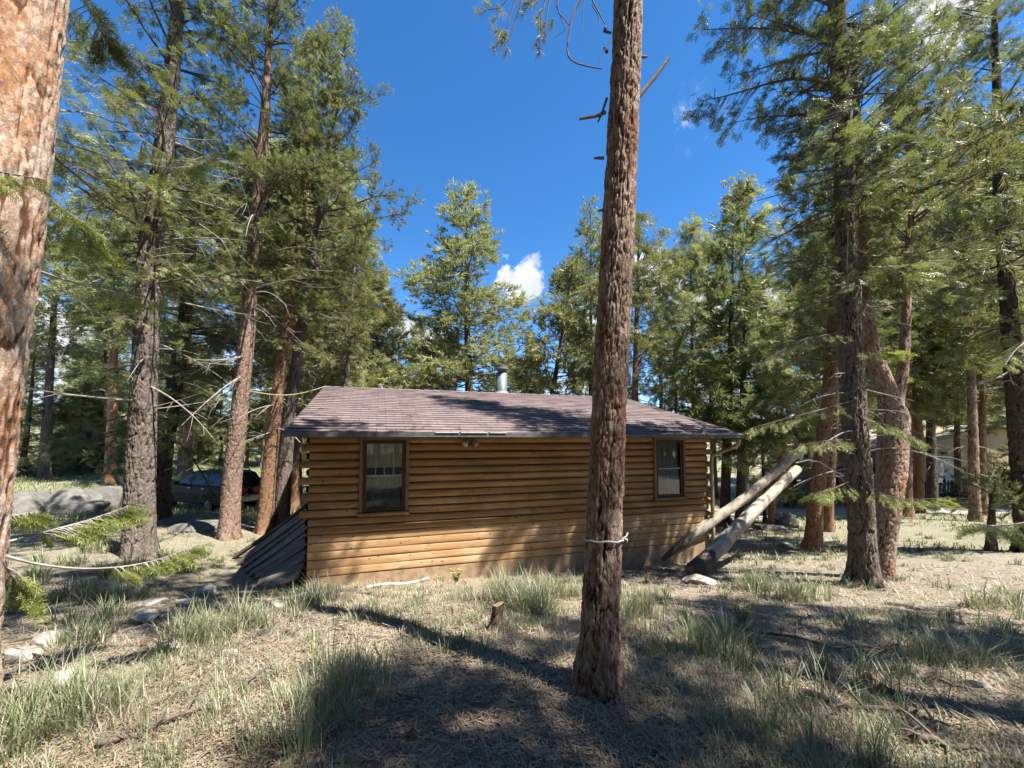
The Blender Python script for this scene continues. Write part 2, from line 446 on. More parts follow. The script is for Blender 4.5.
def copy_tree(o, parent=None):
    c = o.copy(); COL.objects.link(c)
    if parent is not None: c.parent = parent
    for ch in list(o.children): copy_tree(ch, c)
    return c

# ================================================================== camera, light, sky
from mathutils import Vector
cam = bpy.data.cameras.new('camera'); co = link(bpy.data.objects.new('camera', cam))
cam.sensor_width = 36; cam.lens = F / 1024 * 36; cam.shift_y = (CY - 384) / 1024
cam.clip_start = .05; cam.clip_end = 3000
co.location = (0, 0, EYE); co.rotation_euler = (R(90) + PITCH, 0, 0)
SC.camera = co

SUN_EL = R(60); SAZ = (.87, -.49)
k = 1 / math.hypot(*SAZ)
SUN = Vector((SAZ[0]*k*cos(SUN_EL), SAZ[1]*k*cos(SUN_EL), sin(SUN_EL)))
sl = bpy.data.lights.new('sun', 'SUN'); so = link(bpy.data.objects.new('sun', sl))
sl.energy = 5.0; sl.angle = R(.53); sl.color = (1, .955, .88)
so.rotation_euler = (-SUN).to_track_quat('-Z', 'Y').to_euler(); so.location = (10, -6, 30)

w = bpy.data.worlds.new('World'); SC.world = w; w.use_nodes = True
nt = NT(w.node_tree); bg = w.node_tree.nodes['Background']
sky = nt.new('ShaderNodeTexSky', sky_type='NISHITA', sun_disc=False)
sky.sun_elevation = SUN_EL; sky.sun_rotation = math.atan2(SAZ[0], SAZ[1])
sky.altitude = 2600; sky.air_density = 1.0; sky.dust_density = .3; sky.ozone_density = 2.2
tc = w.node_tree.nodes.new('ShaderNodeTexCoord'); dirv = tc.outputs['Generated']
nz = nt.noise(dirv, 9, 6, .62, col=True)
va = nt.new('ShaderNodeVectorMath', operation='MULTIPLY_ADD'); nt.l.new(nz, va.inputs[0]); va.inputs[1].default_value = (.20, .20, .16); 
vb = nt.new('ShaderNodeVectorMath', operation='ADD'); nt.l.new(dirv, vb.inputs[0]); vb.inputs[1].default_value = (-.10, -.10, -.08)
nt.l.new(vb.outputs[0], va.inputs[2])
mask = None
for (u, v, rad_, soft) in [(518,283,.062,.75),(660,272,.07,.75),(610,300,.05,.7),(318,335,.08,.6),(45,330,.07,.6),(430,345,.06,.6),(590,338,.08,.6),(700,318,.08,.6),(765,300,.06,.6),(965,2,.075,.5),(395,330,.05,.6)]:
    d = ray(u, v); d = d / np.linalg.norm(d)
    dn = nt.new('ShaderNodeVectorMath', operation='DISTANCE'); nt.l.new(va.outputs[0], dn.inputs[0]); dn.inputs[1].default_value = tuple(d)
    mr = nt.new('ShaderNodeMapRange', interpolation_type='SMOOTHSTEP'); nt.l.new(dn.outputs['Value'], mr.inputs[0])
    mr.inputs[1].default_value = rad_; mr.inputs[2].default_value = rad_ * soft; mr.inputs[3].default_value = 0; mr.inputs[4].default_value = 1
    mask = mr.outputs[0] if mask is None else nt.math('MAXIMUM', mask, mr.outputs[0])
# thin wisps high on the right
d = ray(697, 130); d = d / np.linalg.norm(d)
dn = nt.new('ShaderNodeVectorMath', operation='DISTANCE'); nt.l.new(va.outputs[0], dn.inputs[0]); dn.inputs[1].default_value = tuple(d)
wn = nt.noise(dirv, 20, 6, .65, .8)
wm = nt.math('MULTIPLY', nt.math('MULTIPLY', nt.math('SUBTRACT', 1, nt.math('MULTIPLY', dn.outputs['Value'], 15), clamp=True), 1.8), nt.ramp(wn, .50, .80), clamp=True)
mask = nt.math('MAXIMUM', mask, nt.math('MULTIPLY', wm, .7))
# broken cloud bank low over the horizon
sx = nt.new('ShaderNodeSeparateXYZ'); nt.l.new(dirv, sx.inputs[0])
band = nt.math('MULTIPLY', nt.ramp(sx.outputs[2], .26, .08), nt.ramp(nt.noise(dirv, 5.5, 6, .6), .47, .6))
mask = nt.math('MAXIMUM', mask, nt.math('MULTIPLY', band, .85))
puff = nt.mix(nt.ramp(nt.noise(dirv, 16, 5, .6), .3, .7), (3.1, 3.4, 3.9, 1), (4.7, 4.75, 4.8, 1))
hs = nt.new('ShaderNodeHueSaturation', ins={'Saturation': 1.28, 'Value': 1.20}); nt.l.new(sky.outputs[0], hs.inputs['Color'])
nt.set(bg.inputs['Color'], nt.mix(mask, hs.outputs[0], puff))
bg.inputs['Strength'].default_value = .078

SC.view_settings.view_transform = 'Standard'; SC.view_settings.look = 'None'
SC.view_settings.exposure = 1.65; SC.view_settings.gamma = 1.0; SC.view_settings.use_curve_mapping = False
SC.cycles.max_bounces = 4; SC.cycles.transparent_max_bounces = 6; SC.cycles.diffuse_bounces = 2
SC.cycles.use_denoising = True
SC.cycles.caustics_reflective = False; SC.cycles.caustics_refractive = False

# ================================================================== cabin frame of reference
TH = .313; U = np.array([cos(TH), sin(TH)]); V = np.array([-sin(TH), cos(TH)])
C0 = np.array([-3.422, 6.925]); LW = 8.306; OV = .735; EL = .245; ER = .367; WR = 4.593; SL = 1.261 / 4.593
DEPTH = 2 * (WR - OV)
def cab(a, b): return C0 + U*a + V*b
def cab_inv(x, y):
    dx, dy = x - C0[0], y - C0[1]
    return dx*U[0] + dy*U[1], dx*V[0] + dy*V[1]
def in_cabin(x, y, m=.0):
    a, b = cab_inv(x, y)
    return (a > -m) & (a < LW+m) & (b > -m) & (b < DEPTH+m)

# ================================================================== ground
def meadow(x, y):
    far_left = sstep(10.5, 16, y) * sstep(-4, -9, x)
    return np.clip(far_left + .35 * sstep(16, 24, y) + .5 * sstep(6, 10, x) * sstep(7.5, 10, y) + .35 * sstep(-3, -6, x) * sstep(5, 7, y), 0, 1)

ang = np.r_[np.linspace(-66, 66, 720, endpoint=False), np.linspace(66, 294, 160, endpoint=False)]
ang = np.radians(ang)
rr = np.concatenate([[0.02], np.geomspace(.3, 900, 430)])
Rg, Ag = np.meshgrid(rr, ang, indexing='ij')
gx, gy = np.sin(Ag) * Rg, np.cos(Ag) * Rg
gz = gh(gx, gy)
idx = np.arange(gx.size).reshape(gx.shape); i2 = np.roll(idx, -1, 1)
mb = MB()
mb.add(np.c_[gx.ravel(), gy.ravel(), gz.ravel()], np.stack([idx[:-1], idx[1:], i2[1:], i2[:-1]], -1).reshape(-1, 4), 0, np.clip(meadow(gx.ravel(), gy.ravel()) * (.75 + .5*vn2(gx.ravel(), gy.ravel(), .5)), 0, 1))
m, nt, b = material('forest_floor')
v = nt.coord()
nA = nt.noise(v, .9, 5, .6, .6); nB = nt.noise(v, 2.7, 5, .65, .5); nC = nt.noise(nt.coord((1, .55, 1)), 28, 6, .75, 1.2); nD = nt.noise(nt.coord((.6, 1, 1)), 90, 5, .75, 2.0)
c = nt.mix(nt.ramp(nA, .36, .62), c4((.335, .275, .21)), c4((.43, .39, .315)))
c = nt.mix(nt.math('MULTIPLY', nt.ramp(nB, .48, .66), .75), c, c4((.28, .19, .125)))
c = nt.mix(nt.math('MULTIPLY', nt.ramp(nt.noise(v, 1.5, 6, .68, .9), .47, .60), .8), c, c4((.185, .135, .10)))
c = nt.mix(nt.ramp(nC, .34, .66), nt.mix(.55, c, c4((.10, .075, .055))), nt.mix(.5, c, c4((.60, .54, .42))))
c = nt.mix(nt.ramp(nD, .3, .7), nt.mix(.5, c, c4((.12, .09, .065))), nt.mix(.4, c, c4((.64, .58, .47))))
gr = nt.mix(nt.ramp(nB, .3, .7), c4((.16, .19, .075)), c4((.30, .30, .15)))
c = nt.mix(nt.math('MULTIPLY', nt.attr('tint'), .85), c, gr)
nt.set(b.inputs['Base Color'], c); b.inputs['Roughness'].default_value = .95; b.inputs['Specular IOR Level'].default_value = .1
hh = nt.math('ADD', nt.math('MULTIPLY', nC, .7), nt.math('MULTIPLY', nD, .4))
nt.set(b.inputs['Normal'], nt.bump(hh, .9, .03))
tag(mb.build('ground', m, None, True), kind='structure')

# pale two-track drive across the clearing on the right
px = np.linspace(2, 30, 80); py = 17.2 + .02*(px-8)**1 + .35*np.sin(px*.35)
vv = []
for x, y in zip(px, py):
    for q in np.linspace(-1.3, 1.3, 9):
        vv.append((x, y+q, g1(x, y+q) + .03 - .02*abs(q)))
vv = np.array(vv); ii = np.arange(len(vv)).reshape(80, 9)
mb = MB(); mb.add(vv, np.stack([ii[:-1, :-1], ii[1:, :-1], ii[1:, 1:], ii[:-1, 1:]], -1).reshape(-1, 4))
tag(mb.build('gravel_track', simple('pale_gravel', (.40, .36, .31), .95, var=.35, scale=5, bump=.4), None, True), kind='structure')

# ================================================================== the log cabin
BZ = -.75
cabin = empty('log_cabin', (C0[0], C0[1], BZ), TH)
tag(cabin, 'small honey-coloured log cabin with a low mauve shingle roof in the clearing', 'cabin')

def wood(name, base, dark, pale, axis=0, vary=.42):
    m, nt, b = material(name)
    sc = [14, 14, 14]; sc[axis] = .55
    v = nt.coord(tuple(sc)); v2 = nt.coord((.5, 1, 1) if axis == 0 else (1, 1, .5))
    g = nt.noise(v, 1.6, 6, .65, .6); l = nt.noise(v2, 2.2, 4, .6); kn = nt.new('ShaderNodeTexVoronoi', ins={'Scale': 8.5}); sck = [1, 1, 1]; sck[axis] = .55
    nt.l.new(nt.coord(tuple(sck)), kn.inputs['Vector'])
    c = nt.mix(nt.ramp(g, .3, .72), c4(dark), c4(base))
    c = nt.mix(nt.math('MULTIPLY', nt.ramp(l, .45, .7), .7), c, c4(pale))
    sv = [7.14, 7.14, 7.14]; sv[axis] = .16; sv[1-axis if axis < 2 else 1] = 0.0
    pl = nt.noise(nt.coord(tuple(sv)), 1.0, 1)
    c = nt.mix(nt.ramp(pl, .35, .65), nt.mix(vary, c, c4((.10, .055, .025))), c)
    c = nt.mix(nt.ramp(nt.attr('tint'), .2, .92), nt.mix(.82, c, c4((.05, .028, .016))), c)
    c = nt.mix(nt.ramp(kn.outputs['Distance'], .13, .06), c, c4((.07, .03, .012)))
    c = nt.mix(nt.math('MULTIPLY', nt.ramp(nt.noise(v2, 4.2, 6, .7), .54, .70), .55), c, c4((.10, .06, .03)))
    nt.set(b.inputs['Base Color'], c); b.inputs['Roughness'].default_value = .55; b.inputs['Specular IOR Level'].default_value = .3
    nt.set(b.inputs['Normal'], nt.bump(g, .35, .01))
    return m
M_LOG = wood('honey_log', (.42, .225, .080), (.26, .125, .042), (.50, .31, .13))
M_LOWLOG = wood('sun_painted_low_log', (.50, .30, .145), (.40, .225, .10), (.62, .43, .26), 0, .08)  # log colour again but paler: sunlight below the eave shadow is painted in
M_TRIM = wood('window_trim_wood', (.44, .25, .09), (.32, .16, .06), (.5, .3, .12), 2)
M_SASH = simple('dark_red_sash_paint', (.030, .012, .009), .45)
M_DARK = simple('dark_void', (.012, .012, .012), .9)

def log_course(mb, x0, x1, z0, z1, bulge, seed, y0=0.0, nx=None):
    """one half-round log between two seams; outward is -y"""
    r = np.random.default_rng(seed)
    nx = nx or max(2, int((x1-x0) / .12)); xs = np.linspace(x0, x1, nx); npf = 11
    t = np.linspace(0, 1, npf)
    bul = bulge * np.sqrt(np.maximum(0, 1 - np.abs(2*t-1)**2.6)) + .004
    X, T = np.meshgrid(xs, t, indexing='ij')
    wv = .010 * vn2(X, np.full_like(X, seed*3.7), .8) + .006 * vn2(X, T*2 + seed*5, 3.0)
    Y = y0 - bul[None, :] * (1 + 5*wv) - .015
    Z = z0 + (z1 - z0) * T + wv * (np.abs(2*T-1) > .98) * 1.0 + .4*wv
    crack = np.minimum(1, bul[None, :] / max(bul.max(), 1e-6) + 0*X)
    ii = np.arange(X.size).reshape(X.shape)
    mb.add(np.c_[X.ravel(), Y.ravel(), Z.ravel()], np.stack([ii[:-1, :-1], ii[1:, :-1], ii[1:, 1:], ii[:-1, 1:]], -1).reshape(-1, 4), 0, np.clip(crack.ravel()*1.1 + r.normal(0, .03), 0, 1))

S1 = EYE - .055 - BZ; CH = .14            # first seam (local z), course height
WZ0, WZ1 = S1 - 9*CH, S1 + CH             # window opening
WX = [(.806, 1.611), (6.839, 7.644)]
up_, lo_ = MB(), MB()
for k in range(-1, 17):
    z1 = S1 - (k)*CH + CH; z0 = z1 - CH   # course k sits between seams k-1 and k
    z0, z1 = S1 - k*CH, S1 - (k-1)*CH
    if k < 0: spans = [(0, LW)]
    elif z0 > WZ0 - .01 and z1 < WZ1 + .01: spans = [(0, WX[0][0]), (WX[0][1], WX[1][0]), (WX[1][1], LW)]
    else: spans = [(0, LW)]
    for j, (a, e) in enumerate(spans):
        log_course(up_ if k <= 11 else lo_, a, e, z0, z1, .052 if k <= 11 else .012, 30 + k*3 + j)  # changes at the eave shadow's edge; lower logs also flattened to look sunlit
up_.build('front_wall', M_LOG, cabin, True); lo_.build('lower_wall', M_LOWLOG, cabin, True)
# closed core behind the half logs, so the cabin is dark inside
core = MB(); zt = S1 + 1.95*CH; t_ = .02
def slab(x0, x1, z0, z1): core.box(x0, x1, -.012, .03, z0, z1)
slab(0, WX[0][0], S1-16*CH, zt); slab(WX[0][1], WX[1][0], S1-16*CH, zt); slab(WX[1][1], LW, S1-16*CH, zt)
for a, e in WX: slab(a+.001, e-.001, S1-16*CH, WZ0); slab(a+.001, e-.001, WZ1, zt)
core.build('wall_core', M_LOG, cabin)
fz0 = -1.2
mb = MB(); mb.box(.0, LW, -.030, .12, fz0, S1-16*CH-.004)
mb.build('foundation', simple('tan_foundation', (.46, .31, .19), .9, var=.3, scale=7, bump=.4), cabin)
# side and back walls with gables
def side_wall(xa, out):
    mb = MB()
    for k in range(-11, 17):
        z0, z1 = S1 - k*CH, S1 - (k-1)*CH
        gab = max(0, (z1 - (S1 + .30)) / SL)
        y0, y1 = 0.0 + gab, DEPTH - gab
        if y1 - y0 < .1: continue
        n = 24; ys = np.linspace(y0, y1, n); t = np.linspace(0, 1, 7); bul = .05*np.sqrt(np.maximum(0, 1-np.abs(2*t-1)**2.4))
        Yg, T = np.meshgrid(ys, t, indexing='ij')
        X = xa + out*(bul[None, :] + 0*Yg); Z = z0 + (z1-z0)*T
        ii = np.arange(X.size).reshape(X.shape)
        mb.add(np.c_[X.ravel(), Yg.ravel(), Z.ravel()], np.stack([ii[:-1, :-1], ii[1:, :-1], ii[1:, 1:], ii[:-1, 1:]], -1).reshape(-1, 4), 0, np.tile(bul/.05, n))
    mb.box(xa-.02 if out > 0 else xa, xa if out > 0 else xa+.02, 0.04, DEPTH-.04, S1-16*CH, S1+2*CH)
    mb.box(xa-.06*(out > 0), xa+.06*(out < 0), .125, DEPTH, fz0, S1-16*CH-.004)
    mb.build('side_wall', M_SIDE, cabin, True)
M_SIDE = wood('side_log', (.50, .265, .085), (.33, .155, .045), (.60, .36, .15), 1)
side_wall(-.001, -1); side_wall(LW+.001, 1)
mb = MB(); mb.box(.02, LW-.02, DEPTH-.04, DEPTH+.05, fz0, S1+2*CH); mb.build('back_wall', M_LOG, cabin)
mb = MB(); mb.box(.05, LW-.05, .13, DEPTH-.05, S1-13*CH, S1-12.5*CH); mb.build('cabin_floor', simple('floor_boards', (.2, .13, .07), .6), cabin)
# protruding log ends at both front corners
for side, ks in ((-1, range(1, 10, 2)), (1, range(0, 16, 2))):
    for q, k in enumerate(ks):
        mb = MB(); z = S1 - k*CH + CH/2 - (.0 if side < 0 else 0)
        ln = (.11 + .05*((q*7) % 3)/2) if side < 0 else .10 + .04*(q % 2)
        xs = (-ln, .02) if side < 0 else (LW-.02, LW+ln)
        kk = 14; a = np.arange(kk)*2*pi/kk
        ring = np.c_[np.zeros(kk), .005 + .066*np.cos(a), .064*np.sin(a)]
        ring[:, 1] = np.where(ring[:, 1] > .04, .04, ring[:, 1])
        A = ring + [xs[0], -.012, z]; B2 = ring + [xs[1], -.012, z]
        f = [(i, (i+1) % kk, kk+(i+1) % kk, kk+i) for i in range(kk)]
        tn = np.r_[.55 + .45*np.sin(a)*0, .55 + 0*a] + .3
        mb.add(np.r_[A, B2], f, 0, tn); mb.add(A if side < 0 else B2, [list(range(kk))[::-1] if side < 0 else list(range(kk))], 1, .9)
        mb.build('log_end', [M_LOG, simple('log_end_grain', (.50, .34, .18), .8, var=.35, scale=30)], cabin, False)

# windows
mg, ntg, bgl = material('window_glass')
tr = ntg.new('ShaderNodeBsdfTransparent'); tr.inputs[0].default_value = (.84, .87, .86, 1); gl = ntg.new('ShaderNodeBsdfGlossy', ins={'Roughness': .03}); gl.inputs['Color'].default_value = (.9, .95, 1, 1)
fr = ntg.new('ShaderNodeFresnel', ins={'IOR': 1.45}); mx = ntg.new('ShaderNodeMixShader'); ntg.l.new(ntg.math('MULTIPLY', fr.outputs[0], .8, clamp=True), mx.inputs[0]); ntg.l.new(tr.outputs[0], mx.inputs[1]); ntg.l.new(gl.outputs[0], mx.inputs[2])
ntg.l.new(mx.outputs[0], mg.node_tree.nodes['Material Output'].inputs[0])
M_CURT = simple('cream_curtain', (.72, .69, .56), .9, var=.12); M_GREYC = simple('grey_lace_curtain', (.30, .30, .30), .9, var=.25, scale=30)
for q, (a, e) in enumerate(WX):
    mb = MB(); z0, z1 = WZ0 + .0, WZ1 - .0; tw = .043
    mb.box(a-.012, a+tw, -.105, .05, z0+.066, z1-.082); mb.box(e-tw, e+.012, -.105, .05, z0+.066, z1-.082)
    mb.box(a-.012, e+.012, -.108, .05, z1-.08, z1-.005); mb.box(a-.03, e+.03, -.135, .05, z0+.004, z0+.064)
    fr_ = mb.build('window_frame', M_TRIM, cabin, bevel=.004)
    mb = MB(); s0, s1, b0, b1 = a+tw+.002, e-tw-.002, z0+.068, z1-.084; sw = .058
    mb.box(s0, s0+sw, -.078, -.03, b0, b1); mb.box(s1-sw, s1, -.078, -.03, b0, b1)
    mb.box(s0+sw+.001, s1-sw-.001, -.076, -.032, b0, b0+sw); mb.box(s0+sw+.001, s1-sw-.001, -.076, -.032, b1-sw, b1)
    mid = b0 + (b1-b0)*.5
    sash = mb.build('sash', M_SASH, fr_)
    mb = MB(); mb.box(s0+sw+.002, s1-sw-.002, -.066, -.036, mid-.014, mid+.014)
    if q == 0:
        for j in (1, 2, 3): x = s0+sw + (s1-s0-2*sw)*j/4; mb.box(x-.007, x+.007, -.062, -.040, mid+.016, b1-sw-.002)
    mb.build('meeting_rail', simple('pale_rail_paint', (.30, .27, .20), .5), fr_)
    mb = MB(); mb.box(s0+.02, s1-.02, -.056, -.050, b0+.02, b1-.02); mb.build('pane', mg, fr_)
    # curtain with pleats
    xs = np.linspace(s0, s1, 60); zs = np.linspace(mid + .14 if q == 0 else b0+.05, b1, 14)
    X, Z = np.meshgrid(xs, zs, indexing='ij'); Y = .012 + .012*np.sin(X*70) + .004*np.sin(X*31+Z*6)
    ii = np.arange(X.size).reshape(X.shape); mb = MB()
    mb.add(np.c_[X.ravel(), Y.ravel(), Z.ravel()], np.stack([ii[:-1, :-1], ii[1:, :-1], ii[1:, 1:], ii[:-1, 1:]], -1).reshape(-1, 4))
    if q == 0: mb.build('curtain', M_CURT, fr_, True)
    else:
        mb.build('curtain', M_GREYC, fr_, True)
    if q == 0:
        mb = MB(); X, Z = np.meshgrid(xs, np.linspace(b0+.05, mid+.13, 10), indexing='ij'); Y = .06 + .01*np.sin(X*55)
        ii = np.arange(X.size).reshape(X.shape); mb.add(np.c_[X.ravel(), Y.ravel(), Z.ravel()], np.stack([ii[:-1, :-1], ii[1:, :-1], ii[1:, 1:], ii[:-1, 1:]], -1).reshape(-1, 4))
        mb.build('lower_curtain', simple('dark_lace', (.16, .165, .17), .9, var=.4, scale=25), fr_, True)

# roof: overlapping shingle courses on both slopes
EZ = EYE + .105 - BZ + .02
RIDGE_Y = WR - OV
sl_len = math.hypot(WR, WR*SL); cosr, sinr = WR/sl_len, WR*SL/sl_len
def roof_pt(s, off=0.0, back=False):
    y = -OV + s*cosr - off*sinr; z = EZ + s*sinr + off*cosr
    if back: y = 2*RIDGE_Y - y
    return y, z
mb = MB(); EXPO = .20; uvs = []
rx0, rx1 = -EL, LW + ER
nxr = 56
for back in (False, True):
    ncs = int(math.ceil(sl_len / EXPO))
    for k in range(ncs):
        s0 = k*EXPO; s1 = min(sl_len, s0 + EXPO + .03)
        xs = np.linspace(rx0, rx1, nxr)
        rows = []
        for s, off in ((s0, .0), (s0, .020), (s1, .004)):
            ed = (.006*vn2(xs, np.full(nxr, k*1.7 + back*50), 4.0)) if s == s0 else 0*xs
            y, z = roof_pt(s, off, back); rows.append(np.c_[xs, y + ed*(1 if back else -1)*0, z + ed*.6 + .012*vn2(xs, np.full(nxr, s*.6), .35)])
        A = np.concatenate(rows); ii = np.arange(3*nxr).reshape(3, nxr)
        f = np.stack([ii[:-1, :-1], ii[:-1, 1:], ii[1:, 1:], ii[1:, :-1]], -1).reshape(-1, 4)
        if back: f = f[:, ::-1]
        mb.add(A, f, 0, .5)
        uvv = np.concatenate([np.c_[xs, np.full(nxr, s0)], np.c_[xs, np.full(nxr, s0 + .001)], np.c_[xs, np.full(nxr, s0 + EXPO)]])
        mb.uv.append(uvv[f.ravel()])
# ridge cap
xs = np.linspace(rx0, rx1, 40); y, z = roof_pt(sl_len)
for k in range(len(xs)-1):
    a, e = xs[k], xs[k+1] + .02
    A = [(a, y-.14, z-.03+.014), (e, y-.14, z-.03+.004), (e, y, z+.014), (a, y, z+.030), (a, y+.14, z-.03+.014), (e, y+.14, z-.03+.004)]
    f = np.array([(0,1,2,3),(3,2,5,4)]); mb.add(A, f, 0, .5); mb.uv.append(np.array([(a+.2, .02), (e-.05, .02), (e-.05, .15), (a+.2, .15)]*2) * 1.0)
m, nt, b = material('mauve_shingles')
uvn = nt.n.new('ShaderNodeUVMap'); uvn.uv_map = 'UVMap'
br = nt.new('ShaderNodeTexBrick', ins={'Scale': 1.0, 'Mortar Size': .008, 'Mortar Smooth': .2, 'Brick Width': .305, 'Row Height': EXPO, 'Bias': 0.0}); br.offset = .5; br.squash = 1
br.inputs['Color1'].default_value = (.155, .100, .094, 1); br.inputs['Color2'].default_value = (.29, .212, .203, 1); br.inputs['Mortar'].default_value = (.05, .035, .035, 1)
nt.l.new(uvn.outputs[0], br.inputs['Vector'])
v = nt.coord()
n1 = nt.noise(v, 1.1, 4, .6); n2 = nt.noise(v, 160, 3, .7); n3 = nt.noise(v, 4.5, 4, .6)
c = nt.mix(nt.ramp(n1, .35, .68), br.outputs['Color'], nt.mix(.4, br.outputs['Color'], c4((.33, .27, .27))))
c = nt.mix(nt.math('MULTIPLY', nt.ramp(n3, .58, .74), .45), c, c4((.30, .14, .10)))
c = nt.mix(nt.math('MULTIPLY', nt.ramp(nt.noise(nt.coord((1, .4, 1)), 2.3, 6, .7, .8), .50, .68), .55), c, c4((.09, .065, .065)))
c = nt.mix(nt.ramp(n2, .3, .7), nt.mix(.35, c, c4((.06, .045, .045))), nt.mix(.2, c, c4((.5, .42, .42))))
nt.set(b.inputs['Base Color'], c); b.inputs['Roughness'].default_value = .9; b.inputs['Specular IOR Level'].default_value = .2
nt.set(b.inputs['Normal'], nt.bump(n2, .5, .004))
roof = mb.build('roof', m, cabin)
# roof deck, fascia, rake boards
M_FASC = simple('grey_drip_edge', (.085, .085, .088), .5, var=.3)
mb = MB()
for back in (False, True):
    pts = []
    for s, off in ((.01, -.002), (sl_len, -.002), (sl_len, -.045), (.01, -.045)):
        y, z = roof_pt(s, off, back); pts.append((y, z))
    A = [(rx0+.02, y, z) for y, z in pts] + [(rx1-.02, y, z) for y, z in pts]
    mb.add(A, [(0,1,2,3),(4,7,6,5),(0,4,5,1),(1,5,6,2),(2,6,7,3),(3,7,4,0)])
mb.build('roof_deck', simple('roof_deck_boards', (.20, .13, .07), .8), cabin)
mb = MB(); y, z = roof_pt(0)
mb.box(rx0, rx1, y-.028, y-.004, z-.072, z+.004)
mb.build('fascia', M_FASC, cabin, bevel=.004)
for xa in (rx0-.022, rx1-.002):
    for back in (False, True):
        mb = MB(); pts = [roof_pt(s, off, back) for s, off in ((.0, .012), (sl_len-.002, .012), (sl_len-.002, -.09), (.0, -.09))]
        A = [(xa, y, z) for y, z in pts] + [(xa+.024, y, z) for y, z in pts]
        mb.add(A, [(0,1,2,3),(4,7,6,5),(0,4,5,1),(1,5,6,2),(2,6,7,3),(3,7,4,0)]); mb.build('rake_board', M_FASC, cabin)
# white remains of the gutter edge lying along the eave
M_WHT = simple('white_metal', (.72, .72, .70), .4)
y, z = roof_pt(0)
for a, e in ((2.0, 2.4), (2.44, 2.9), (2.94, 3.25), (6.5, 6.8), (6.85, 7.6), (7.65, 8.25), (8.3, 8.6)):
    mb = MB(); mb.box(a, e, y-.046, y-.030, z+.002, z+.016); mb.build('gutter_strip', M_WHT, cabin)
# twigs blown onto the roof
mb = MB(); r = np.random.default_rng(3)
for k in range(26):
    s = r.uniform(.05, 1.2) if k > 6 else r.uniform(.03, .25); x = r.uniform(5.2, 7.6) if k < 14 else r.uniform(0, LW); a = r.uniform(0, pi); L = r.uniform(.1, .35)
    q = [(x + cos(a)*L*t, *roof_pt(s + sin(a)*L*t*.5, .028 + .03*sin(t*pi))) for t in np.linspace(0, 1, 5)]
    mb.tube(q, [.009, .008, .006, .005, .003], 5)
tag(mb.build('twig_debris', MT['limb'], None), 'loose dark twigs blown onto the shingles near the eave', 'twigs', kind='stuff')
bpy.data.objects['twig_debris'].location = (C0[0], C0[1], BZ); bpy.data.objects['twig_debris'].rotation_euler = (0, 0, TH)
# flue pipe
p = at(501.5, 392, 6.925 + 2.2 + 2.6); fa, fb = cab_inv(p[0], p[1])
fb = RIDGE_Y + .25; 
# slide along the sight line until it sits just behind the ridge
dd = ray(501.5, 392)[:2]; best = min(np.linspace(6, 16, 2001), key=lambda Y: abs(cab_inv(dd[0]*Y/dd[1], Y)[1] - fb)); fa = cab_inv(dd[0]*best/dd[1], best)[0]
zr = EZ + WR*SL
M_GALV = simple('galvanised_flue', (.22, .28, .28), .45, .3, var=.2)
mb = MB(); kk = 24
def ring_tube(mb, x, y, prof, mat=0):
    a = np.arange(kk)*2*pi/kk
    vv = np.concatenate([np.c_[x + r_*np.cos(a), y + r_*np.sin(a), np.full(kk, z_)] for r_, z_ in prof])
    ii = np.arange(len(prof)*kk).reshape(-1, kk); j2 = np.roll(ii, -1, 1)
    mb.add(vv, np.stack([ii[:-1], j2[:-1], j2[1:], ii[1:]], -1).reshape(-1, 4), mat)
ring_tube(mb, fa, fb, [(.17, zr-.5), (.165, zr-.1), (.165, zr+.66), (.0, zr+.66)])
fl = mb.build('flue_pipe', M_GALV, cabin, True)
mb = MB(); ring_tube(mb, fa, fb, [(.12, zr+.662), (.12, zr+.74), (.225, zr+.745), (.225, zr+.785), (.19, zr+.80), (.19, zr+.87), (.20, zr+.88), (.02, zr+.93), (0, zr+.93)]); mb.build('flue_cap', simple('dull_cap_metal', (.17, .18, .17), .5, .5), fl)
mb = MB(); ring_tube(mb, fa, fb, [(.30, zr-.06), (.2, zr+.06), (.169, zr+.09)]); mb.build('flashing_collar', simple('lead_collar', (.2, .2, .2), .6, .3), fl)
# floodlight under the eave
def a_at(u, b=-.1):
    d = ray(u, 440)[:2]; return cab_inv(*(d / d[1] * min(np.linspace(5, 14, 3001), key=lambda Y: abs(cab_inv(d[0]/d[1]*Y, Y)[1] - b))))[0]
fx = a_at(470)
mb = MB(); mb.box(fx-.06, fx+.06, -.12, -.06, S1+.01, S1+.11); fl = mb.build('floodlight', simple('bronze_fixture', (.09, .07, .05), .5), cabin, bevel=.01)
for sx, mt_ in ((-1, M_WHT), (1, M_WHT)):
    mb = MB(); t = np.linspace(0, 1, 9); pr = [(.015, 0), (.03, .02), (.032, .05), (.055, .10), (.06, .115), (.0, .12)]
    c_ = np.array([fx + sx*.05, -.13, S1+.045]); d_ = np.array([sx*.55, -.5, -.65]); d_ /= np.linalg.norm(d_)
    P = np.array([c_ + d_*x for _, x in pr]); mb.tube(P, [q for q, _ in pr], 14, cap=False); mb.build('lamp_head', M_WHT if sx < 0 else simple('dim_lamp_head', (.35, .33, .30), .4), fl, True)
# downspout at the right corner
mb = MB(); y, z = roof_pt(0)
pp = np.array([(LW+.26, y+.03, z-.10), (LW+.26, y+.05, z-.20), (LW+.22, y+.16, z-.28), (LW+.14, -.20, z-.42), (LW+.06, -.135, z-.49), (LW+.05, -.13, z-.62), (LW+.05, -.13, .9), (LW+.05, -.13, .1), (LW+.05, -.13, -.25)])
mb.tube(pp, .042, 12); mb.build('downspout', simple('tan_downspout', (.50, .42, .24), .45), cabin, True)

